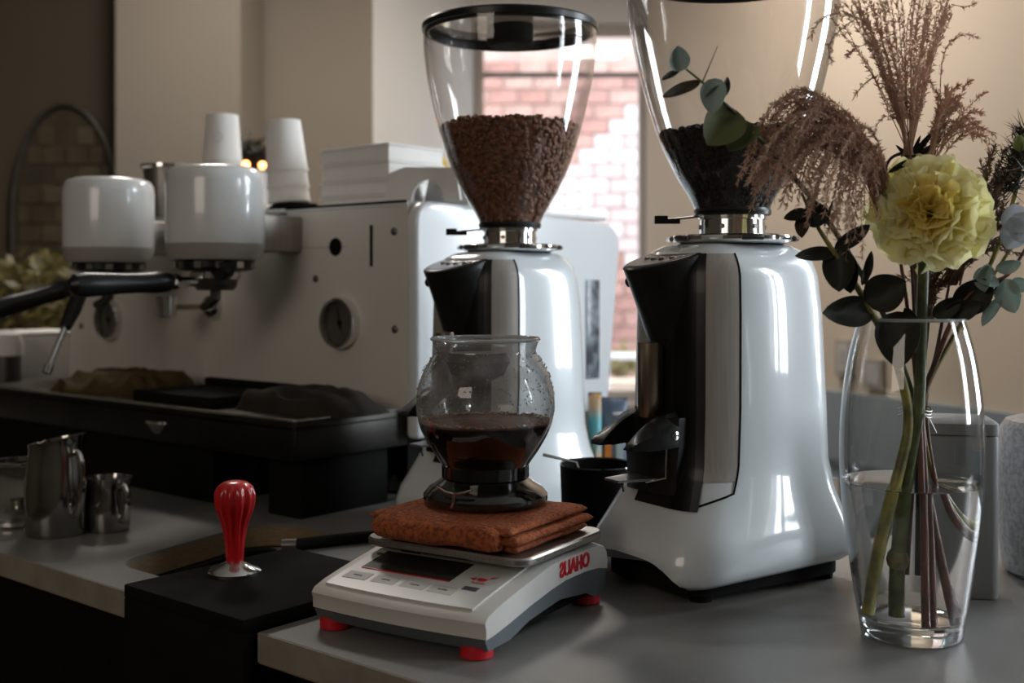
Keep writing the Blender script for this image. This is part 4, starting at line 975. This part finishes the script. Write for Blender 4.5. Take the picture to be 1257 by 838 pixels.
B().lathe([(.0465, .2962), (.0492, .2966), (.0497, .2982), (.0484, .2994), (.0470, .2984), (.0465, .2962)], 96, cap=False).build('glass_rim', mat('clear_rim', (.8, .83, .83), .05, trans=.7), vs_)
M_GB = mat('thick_glass', (.93, .96, .95), .02, trans=1.0, ior=1.48)
B().lathe([(.001, .0022), (.040, .0012), (.0440, .0012), (.0462, .0045)]+[(vr(z)-.0006, z) for z in (.008, .012, .016, .0195)]+[(.040, .0175), (.001, .0160)], 80, cap=False).build('glass_base', M_GB, vs_, angle=40)
WZ = .1454
wt = B().lathe([(.001, .0172), (.039, .0186)]+[(vr(z)-.0016, z) for z in [.021+i*(WZ-.021)/14 for i in range(15)]]+[(vr(WZ)-.0030, WZ-.0012), (.001, WZ-.0014)], 96, cap=False).build('water', mat('water', (.985, .99, .99), 0, trans=1, ior=1.15), vs_, angle=60)

# ================================================================== FLOWERS
S_GRN = leafmat('stem_green', (.12, .15, .045), .05, col2=(.05, .06, .02), scale=60)
S_OLV = leafmat('stem_olive', (.30, .26, .06), .05, col2=(.10, .09, .025), scale=50)
S_RED = leafmat('stem_red_brown', (.17, .055, .030), .05, col2=(.07, .03, .018), scale=60)
S_DRK = leafmat('stem_dark', (.035, .028, .018), .05)
L_DRK = leafmat('eucalyptus_dark', (.030, .032, .020), .10, .6, (.016, .017, .010), 45)
L_BRN = leafmat('eucalyptus_brown', (.085, .058, .028), .25, .6, (.05, .035, .018), 45)
L_GRN = leafmat('eucalyptus_green', (.20, .22, .09), .35, .6, (.13, .15, .06), 45)
L_PAL = leafmat('eucalyptus_pale', (.42, .50, .46), .35, .6, (.32, .39, .37), 60)

LEAFM = {}
def leaf_mesh(ratio, mm, cup):
    key = (round(ratio, 2), mm.name, cup)
    if key in LEAFM: return LEAFM[key]
    nu, nv = 8, 12; T_ = []; Bo = []
    for j in range(nv+1):
        v = j/nv; wd = ratio/2*(math.sin(math.pi*v**.88))**.62 if 0 < v < 1 else .006
        for i in range(nu+1):
            u = -1+2*i/nu; z = cup*(u*u*wd*1.2-.35*math.sin(math.pi*v)*.3)+.012*math.sin(v*9+u*3)
            p = Vector((u*wd, v, z-.012*(1-abs(u))**6)); T_.append(p); Bo.append(p-Vector((0, 0, .014)))
    W_ = nu+1; N_ = W_*(nv+1); fs = []
    for j in range(nv):
        for i in range(nu):
            a = j*W_+i; fs.append((a, a+1, a+W_+1, a+W_)); fs.append((N_+a, N_+a+W_, N_+a+W_+1, N_+a+1))
    ed = list(range(nu+1))+[j*W_+nu for j in range(1, nv+1)]+[nv*W_+i for i in range(nu-1, -1, -1)]+[j*W_ for j in range(nv-1, 0, -1)]
    for k in range(len(ed)):
        a, b2 = ed[k], ed[(k+1) % len(ed)]; fs.append((a, a+N_, b2+N_, b2))
    o = B().add(T_+Bo, fs).build('leaf', mm, None, angle=70); me = o.data; bpy.data.objects.remove(o)
    LEAFM[key] = me; return me
def leaf(root, b0, t0, ratio, mm, roll=0, cup=.5):
    b0, t0 = P(*b0), P(*t0); d = t0-b0; L = d.length; y = d.normalized()
    n0 = (Vector((0, 0, .33))-b0); n0 = (n0-y*n0.dot(y)).normalized(); n0 = Matrix.Rotation(rad(roll), 3, y) @ n0
    x = y.cross(n0).normalized(); m3 = Matrix((x, y, n0)).transposed()
    o = bpy.data.objects.new('leaf', leaf_mesh(ratio, mm, cup)); COL.objects.link(o); o.parent = root
    o.matrix_local = Matrix.Translation(b0-root.location) @ m3.to_4x4() @ Matrix.Diagonal((L, L, L, 1))
    return o
def stemtube(root, pts, r, mm, nm='stem', n=10, per=6):
    pp = crom([P(*p) if len(p) == 3 and p[0] > 5 else Vector(p) for p in pts], per); N_ = len(pp)
    rs = [r[0]+(r[1]-r[0])*i/(N_-1) for i in range(N_)] if isinstance(r, tuple) else r
    return B().tube([p-root.location for p in pp], rs, n).build(nm, mm, root, angle=80)
TIE = (1124, 505, 1.078)
# --- yellow carnation
cr = thing('yellow_carnation', 'large pale yellow carnation facing forward out of the vase', 'flower', P(1103, 752, 1.082))
stemtube(cr, [(1134, 300, 1.045), (1131, 400, 1.065), (1127, 505, 1.070), (1112, 600, 1.072), (1104, 690, 1.078), (1103, 752, 1.082)], (.0048, .0066), S_GRN)
for py, px, rr_ in ((683, 1104, .0092),):
    c = P(px, py, 1.078)-cr.location; B().lathe([(.0045, -.011), (rr_*.85, -.006), (rr_, 0), (rr_*.85, .006), (.0045, .011)], 18, c=c).build('node', S_OLV, cr)
FC = P(1143, 249, 1.03); ax = Vector((-.28, -.90, .28)).normalized()
Mx = ax.to_track_quat('Z', 'Y').to_matrix()
PETM = leafmat('carnation_petal', (.95, .90, .50), .45, .55, (.97, .94, .68), 40)
PETI = leafmat('carnation_petal_inner', (.94, .80, .26), .45, .55, (.95, .87, .42), 40)
petm = []
for s_ in range(7):
    rr = random.Random(50+s_); b_ = B(); nu, nv = 20, 10; vs = []
    ph, fr = rr.uniform(0, 6), rr.uniform(5.5, 8)
    for j in range(nv+1):
        v = j/nv
        for i in range(nu+1):
            u = -1+2*i/nu; an = u*rad(46)*(.35+.65*v**.6); rr_ = v*(1+.03*math.sin(u*19+ph)*v**8+.05*math.cos(u*2.4)-.10*abs(u)**3)
            z = (.17*v**2.0)*math.sin(fr*u+ph)+.06*v**3*math.sin(fr*2.3*u+ph*2)+.16*(v**2)*(1-v*.9)+.05*abs(u)*v
            vs.append(Vector((rr_*math.sin(an), rr_*math.cos(an), z)))
    W_ = nu+1; b_.add(vs, [(j*W_+i, j*W_+i+1, (j+1)*W_+i+1, (j+1)*W_+i) for j in range(nv) for i in range(nu)])
    for mm in (PETM, PETI):
        o = b_.build('petal', mm, None, angle=180, recalc=False); petm.append(o.data); bpy.data.objects.remove(o)
NP = 38
for k in range(NP):
    q = k/(NP-1); ga = k*2.39996; op_ = 4+ (q**.72)*94; L = .022+.0255*q**.7
    o = bpy.data.objects.new('petal', petm[(R.randrange(7))*2+(1 if q < .35 else 0)]); COL.objects.link(o); o.parent = cr
    # petal y axis leans out from the flower axis by op_
    m = Mx.to_4x4() @ Matrix.Rotation(ga, 4, 'Z') @ Matrix.Translation((0, .002+.006*q, -.006*q-.006)) @ Matrix.Rotation(rad(90-op_+R.uniform(-11, 11)), 4, 'X') @ Matrix.Rotation(R.uniform(-.4, .4), 4, 'Y') @ Matrix.Diagonal((L*1.55, L, L*1.15, 1))
    o.matrix_local = Matrix.Translation(FC-ax*.016-cr.location) @ m
B().lathe([(.004, -.044), (.009, -.036), (.0115, -.020), (.0125, -.006)], 24).xf(Matrix.Translation(FC-ax*.010-cr.location) @ Mx.to_4x4()).build('calyx', S_GRN, cr)

# --- eucalyptus sprig B (dark, lower left)
eb = thing('eucalyptus_sprig', 'dark round-leaved eucalyptus sprig leaning over the vase rim toward the grinder', 'foliage', P(1065, 752, 1.07), 0, 'eucalyptus in the vase')
stemtube(eb, [(984, 236, 1.03), (1000, 272, 1.03), (1024, 310, 1.035), (1052, 352, 1.045), (1080, 402, 1.055), (1104, 455, 1.065), (1115, 520, 1.068), (1098, 600, 1.062), (1080, 680, 1.06), (1066, 752, 1.062)], (.0012, .0066), S_OLV)
for a in [((993, 260, 1.03), (962, 268, 1.025), .45, L_DRK, 10), ((990, 248, 1.03), (1006, 233, 1.03), .35, L_DRK, 20), ((986, 262, 1.03), (1020, 264, 1.02), .95, L_DRK, 5),
          ((990, 262, 1.03), (984, 292, 1.022), .62, L_BRN, 30), ((1012, 278, 1.03), (1023, 246, 1.03), .18, L_DRK, 60), ((1028, 310, 1.035), (976, 314, 1.03), .34, L_DRK, 15),
          ((1024, 306, 1.035), (1068, 276, 1.03), .40, L_DRK, 20), ((1030, 304, 1.035), (1030, 358, 1.025), .70, L_DRK, 5), ((1042, 312, 1.035), (1044, 360, 1.03), .55, L_DRK, 20),
          ((1058, 350, 1.04), (1070, 308, 1.035), .35, L_DRK, 45), ((1062, 370, 1.045), (1112, 345, 1.03), .88, L_DRK, 5), ((1072, 382, 1.05), (1010, 384, 1.035), .55, L_DRK, 5),
          ((1102, 382, 1.055), (1104, 452, 1.03), .70, L_DRK, 5), ((1110, 378, 1.06), (1130, 402, 1.05), .5, L_DRK, 25)]:
    leaf(eb, a[0], a[1], a[2], a[3], a[4])
# --- eucalyptus sprig A (pale, reaching across the right hopper)
ea = thing('eucalyptus_sprig', 'pale eucalyptus sprig reaching across the hopper of the grinder beside the vase', 'foliage', P(1066, 750, 1.09), 0, 'eucalyptus in the vase')
stemtube(ea, [(836, 80, .98), (862, 101, .985), (884, 122, .99), (912, 148, 1.0), (950, 190, 1.02), (1010, 262, 1.05), (1078, 372, 1.07), (1108, 450, 1.08), (1120, 510, 1.085), (1100, 610, 1.085), (1082, 690, 1.085), (1072, 752, 1.088)], (.0008, .0045), S_GRN)
stemtube(ea, [(862, 101, .985), (872, 78, .985), (881, 56, .985)], (.0007, .0003), S_DRK, 'twig')
for a in [((834, 88, .98), (832, 56, .97), .80, L_PAL, 10), ((834, 86, .98), (812, 98, .975), .30, L_DRK, 20), ((860, 100, .985), (813, 119, .975), .27, L_BRN, 20), ((842, 78, .98), (841, 72, .985), .5, L_DRK, 30),
          ((886, 118, .99), (865, 119, .98), .95, L_PAL, 0), ((878, 96, .985), (874, 140, .975), .66, L_PAL, 8), ((889, 118, .99), (893, 94, .99), .45, L_DRK, 40),
          ((906, 137, .995), (868, 178, .985), .86, L_GRN, 10), ((925, 152, 1.0), (895, 186, .99), .80, L_GRN, 25)]:
    leaf(ea, a[0], a[1], a[2], a[3], a[4])
# --- eucalyptus right
ec = thing('eucalyptus_sprig', 'grey-green eucalyptus sprig hanging out over the speckled jar', 'foliage', P(1160, 752, 1.085), 0, 'eucalyptus in the vase')
stemtube(ec, [(1262, 300, 1.06), (1236, 338, 1.06), (1200, 352, 1.065), (1172, 388, 1.07), (1150, 440, 1.075), (1130, 505, 1.082), (1136, 600, 1.085), (1148, 680, 1.088), (1160, 752, 1.085)], (.0014, .0040), S_RED)
stemtube(ec, [(1236, 338, 1.06), (1224, 350, 1.06), (1215, 372, 1.06)], (.0012, .0006), S_DRK, 'twig')
for a in [((1222, 338, 1.06), (1199, 344, 1.05), .95, L_PAL, 10), ((1209, 326, 1.06), (1209, 358, 1.05), .7, L_PAL, 30), ((1222, 330, 1.06), (1254, 322, 1.05), .62, L_PAL, 25), ((1232, 342, 1.06), (1246, 384, 1.05), .70, L_PAL, 10),
          ((1240, 348, 1.06), (1266, 350, 1.05), .8, L_PAL, 10), ((1228, 366, 1.06), (1206, 400, 1.05), .38, L_PAL, 30), ((1172, 380, 1.07), (1218, 345, 1.055), .75, L_DRK, 10), ((1160, 386, 1.07), (1206, 372, 1.055), .6, L_DRK, 20), ((1145, 388, 1.07), (1180, 366, 1.06), .6, L_DRK, 15)]:
    leaf(ec, a[0], a[1], a[2], a[3], a[4])
# --- pale blossom at frame edge
wf = thing('white_blossom', 'pale bluish white blossom at the frame edge beside the carnation', 'flower', P(1162, 750, 1.10))
stemtube(wf, [(1250, 290, 1.05), (1215, 345, 1.07), (1160, 430, 1.085), (1133, 505, 1.09), (1150, 600, 1.10), (1180, 665, 1.10)], (.0015, .0022), S_OLV)
M_BLS = leafmat('blossom_petal', (.66, .70, .76), .35, .6, (.58, .62, .68))
for k in range(9):
    a = k*2.4; q = k/8; leaf(wf, (1250-4*math.cos(a), 280+4*math.sin(a), 1.030+.0022*k), (1250+(12+18*q)*math.cos(a), 278-(14+20*q)*math.sin(a), 1.026+.0026*k), 1.0, M_BLS, R.uniform(-14, 14), .3)

# --- dried plume grass
M_PLM = leafmat('dried_plume', (.68, .49, .38), .5, .8, (.46, .31, .22), 80)
M_PLD = leafmat('dried_plume_dark', (.26, .165, .11), .35, .8, (.09, .055, .04), 80)
def spikelets(b_, path, u0, size, dens, rr, spread=1.0):
    L = sum((path[i+1]-path[i]).length for i in range(len(path)-1)); n = int(L/dens); N_ = len(path)-1
    for k in range(n):
        u = u0+(1-u0)*rr.random(); f = u*N_; i = min(N_-1, int(f)); p = path[i].lerp(path[i+1], f-i); t = (path[i+1]-path[i]).normalized()
        d = (t*.8+Vector((rr.gauss(0, .55), rr.gauss(0, .55), rr.gauss(0, .55)))*spread).normalized(); s_ = size*rr.uniform(.6, 1.25)
        o1 = d.orthogonal().normalized()*s_*.10; o2 = d.cross(o1); q = p+d*s_*.45
        b_.add([p, q+o1, q-o1*.5+o2*.87, q-o1*.5-o2*.87, p+d*s_], [(0, 1, 2), (0, 2, 3), (0, 3, 1), (4, 2, 1), (4, 3, 2), (4, 1, 3)])
def plume(name, label, root_px, stem, sprays, mm, seed, size=.0062, dens=.00075):
    rr = random.Random(seed); t = thing('dried_grass_plume', label, 'dried grass', P(*root_px), 0, 'dried grass plumes in the vase')
    stemtube(t, stem, (.0013, .0036), S_RED)
    tb_ = B(); sb = B()
    for n_, f in sprays:
        for k in range(n_):
            p0, p1, p2 = f(rr, k/max(1, n_-1)); path = [p-t.location for p in bez(P(*p0), P(*p1), P(*p2), 14)]
            for i in range(2, 14): path[i] = path[i]+Vector((noise.noise(path[i]*25+Vector((seed, k, 0))), noise.noise(path[i]*25+Vector((k, seed, 3))), noise.noise(path[i]*25+Vector((5, seed, k)))))*.006*(i/13)
            tb_.tube(path, [.0006-.0004*i/13 for i in range(14)], 4, cap=False); spikelets(sb, path, .22, size, dens, rr)
    stuff(tb_.build('branchlets', mm, t, angle=180, recalc=False)); stuff(sb.build('seed_heads', mm, t, smooth=False, recalc=False))
    return t
def big(rr, q):
    e = rr.random(); side = rr.gauss(0, .025)
    return ((1092+rr.gauss(0, 6), 268+rr.gauss(0, 8), 1.06), (1082-105*e+rr.gauss(0, 10), 112-120*e+rr.gauss(0, 16), 1.04+side*.6), (1062-150*e+rr.gauss(0, 12), 292-90*e+rr.gauss(0, 16), 1.02+side))
def big2(rr, q):
    e = rr.random(); side = rr.gauss(0, .02)
    return ((1090+rr.gauss(0, 5), 262, 1.06), (1050-60*e, 70+60*rr.random(), 1.04+side*.6), (915+90*rr.random(), 170+75*rr.random(), 1.02+side))
plume('p', 'broad rust-brown grass plume arching over toward the hopper', (1128, 764, 1.07), [(1096, 262, 1.06), (1110, 350, 1.065), (1122, 440, 1.07), (1128, 510, 1.07), (1132, 620, 1.068), (1134, 764, 1.07)], [(58, big), (30, big2)], M_PLM, 3, size=.0058, dens=.00085)
def up(rr, q):
    e = rr.uniform(-1, 1); side = rr.gauss(0, .012)
    return ((1116+rr.gauss(0, 3), 190, 1.06), (1106+26*e+rr.gauss(0, 5), 95, 1.05+side*2), (1096+66*e+(16 if e > 0 else -16)*rr.random(), -50+50*rr.random()+30*abs(e), 1.04+side*3))
def curl(rr, q):
    pts = [((1108, 130, 1.05), (1090, 62, 1.04), (1048, 120, 1.03)), ((1112, 160, 1.05), (1082, 118, 1.04), (1064, 178, 1.03)), ((1100, 60, 1.05), (1020, -20, 1.03), (995, 45, 1.02)), ((1100, 40, 1.05), (1030, 70, 1.03), (1042, 68, 1.02)), ((1080, 10, 1.05), (1000, 40, 1.03), (1020, 76, 1.02)), ((1155, 140, 1.06), (1150, 30, 1.05), (1200, 44, 1.04)), ((1168, 5, 1.06), (1185, 10, 1.05), (1192, 2, 1.04)), ((1120, 170, 1.05), (1140, 70, 1.05), (1152, 110, 1.04))]
    return pts[int(round(q*7))]
plume('p', 'upright feathery pink-brown grass plume rising above the carnation', (1138, 766, 1.075), [(1116, 190, 1.06), (1122, 300, 1.07), (1128, 420, 1.078), (1131, 510, 1.08), (1138, 640, 1.078), (1141, 766, 1.076)], [(44, up), (8, curl)], M_PLM, 4, size=.0052, dens=.00095)
def rgt(rr, q):
    e = rr.random(); side = rr.gauss(0, .015)
    return ((1138+rr.gauss(0, 6), 215, 1.07), (1150+40*e, 130+10*rr.random()-30*(1-abs(2*e-1)), 1.07+side), (1150+70*e, 100+30*rr.random()+75*e*rr.random(), 1.07+side))
plume('p', 'short rosy grass plume spreading behind the top of the carnation', (1148, 752, 1.09), [(1138, 215, 1.07), (1136, 330, 1.08), (1135, 430, 1.085), (1132, 510, 1.09), (1140, 640, 1.092), (1162, 752, 1.092)], [(30, rgt)], M_PLM, 5, size=.0055, dens=.0009)
def drk(rr, q):
    e = rr.random(); side = rr.gauss(0, .015)
    return ((1165+rr.gauss(0, 8), 350, 1.085), (1195+rr.gauss(0, 10), 290, 1.085+side), (1205+55*e, 180+130*rr.random(), 1.08+side))
plume('p', 'dense dark brown dried seed spray beside the carnation at the frame edge', (1170, 740, 1.10), [(1165, 350, 1.085), (1150, 430, 1.09), (1136, 505, 1.095), (1155, 620, 1.10), (1188, 672, 1.10)], [(46, drk)], M_PLD, 6, dens=.00065)
def low(rr, q):
    e = rr.random(); return ((1140+rr.gauss(0, 6), 395, 1.085), (1140+rr.gauss(0, 10), 350, 1.085), (1110+70*e, 305+40*rr.random(), 1.085))
plume('p', 'low brown dried spray under the carnation inside the vase mouth', (1120, 700, 1.09), [(1140, 395, 1.085), (1134, 450, 1.088), (1128, 505, 1.09), (1118, 600, 1.09), (1112, 700, 1.09)], [(22, low)], M_PLD, 7, dens=.0009)

# --- spiky thistle sprig
th_ = thing('pine_sprig', 'dark green needle sprig standing at the frame edge above the blossom', 'foliage', P(1190, 668, 1.11), 0)
stemtube(th_, [(1258, 165, 1.06), (1246, 240, 1.07), (1205, 350, 1.08), (1150, 450, 1.09), (1130, 505, 1.10), (1150, 600, 1.105), (1190, 668, 1.11)], (.002, .0028), S_OLV)
b = B()
for k in range(420):
    t = R.random(); p = (P(1262, 160, 1.06).lerp(P(1240, 235, 1.07), t))-th_.location+Vector((R.gauss(0, .004), R.gauss(0, .004), 0)); d = Vector((R.gauss(0, .8), R.gauss(0, .6), R.gauss(.5, .5))).normalized()*R.uniform(.014, .026); o1 = d.orthogonal().normalized()*.0007; o2 = d.cross(o1).normalized()*.0007
    b.add([p+o1, p-o1*.5+o2, p-o1*.5-o2, p+d], [(0, 1, 3), (1, 2, 3), (2, 0, 3), (0, 2, 1)])
stuff(b.build('needles', L_DRK, th_, smooth=False))
bd = P(1252, 178, 1.045)-th_.location
B().lathe([(.001, -.006), (.005, -.003), (.006, .001), (.004, .006), (.001, .009)], 14, c=bd).build('bud', leafmat('bud_green', (.20, .26, .05)), th_)
# --- blades under the carnation top
gb_ = thing('grass_blade_tuft', 'tuft of narrow dark green blades just behind the carnation top', 'foliage', P(1125, 700, 1.10))
stemtube(gb_, [(1112, 190, 1.075), (1108, 205, 1.08), (1120, 330, 1.09), (1126, 505, 1.10), (1125, 700, 1.10)], (.0016, .0024), S_DRK)
stemtube(gb_, [(1082, 225, 1.06), (1092, 196, 1.06), (1112, 188, 1.065), (1130, 196, 1.07)], (.0012, .0020), S_DRK, 'twig')
for t0, w_ in (((1090, 212, 1.06), .14), ((1146, 160, 1.07), .12), ((1152, 175, 1.07), .14), ((1150, 188, 1.07), .12), ((1100, 178, 1.06), .12), ((1130, 166, 1.07), .12)):
    leaf(gb_, (1118, 196, 1.07), t0, w_*1.4, L_DRK, R.uniform(-20, 20))
# wire tie
wtie = thing('wire_tie', 'thin twisted wire tying the flower stems together inside the vase', 'wire', P(1126, 505, 1.08))
for z, dr in ((0, 0), (.003, .0008), (-.003, .0004)):
    B().tube([Vector(((.0135+dr)*math.cos(a), (.0190+dr)*math.sin(a)+.006, z+.002*math.sin(a*2))) for a in [2*math.pi*k/24 for k in range(25)]], .0007, 6).build('wire_loop', M_STEEL, wtie)
B().tube([(.0, -.014, 0), (.006, -.016, -.006), (.012, -.016, -.018)], .0007, 6).build('wire_tail', M_STEEL, wtie)
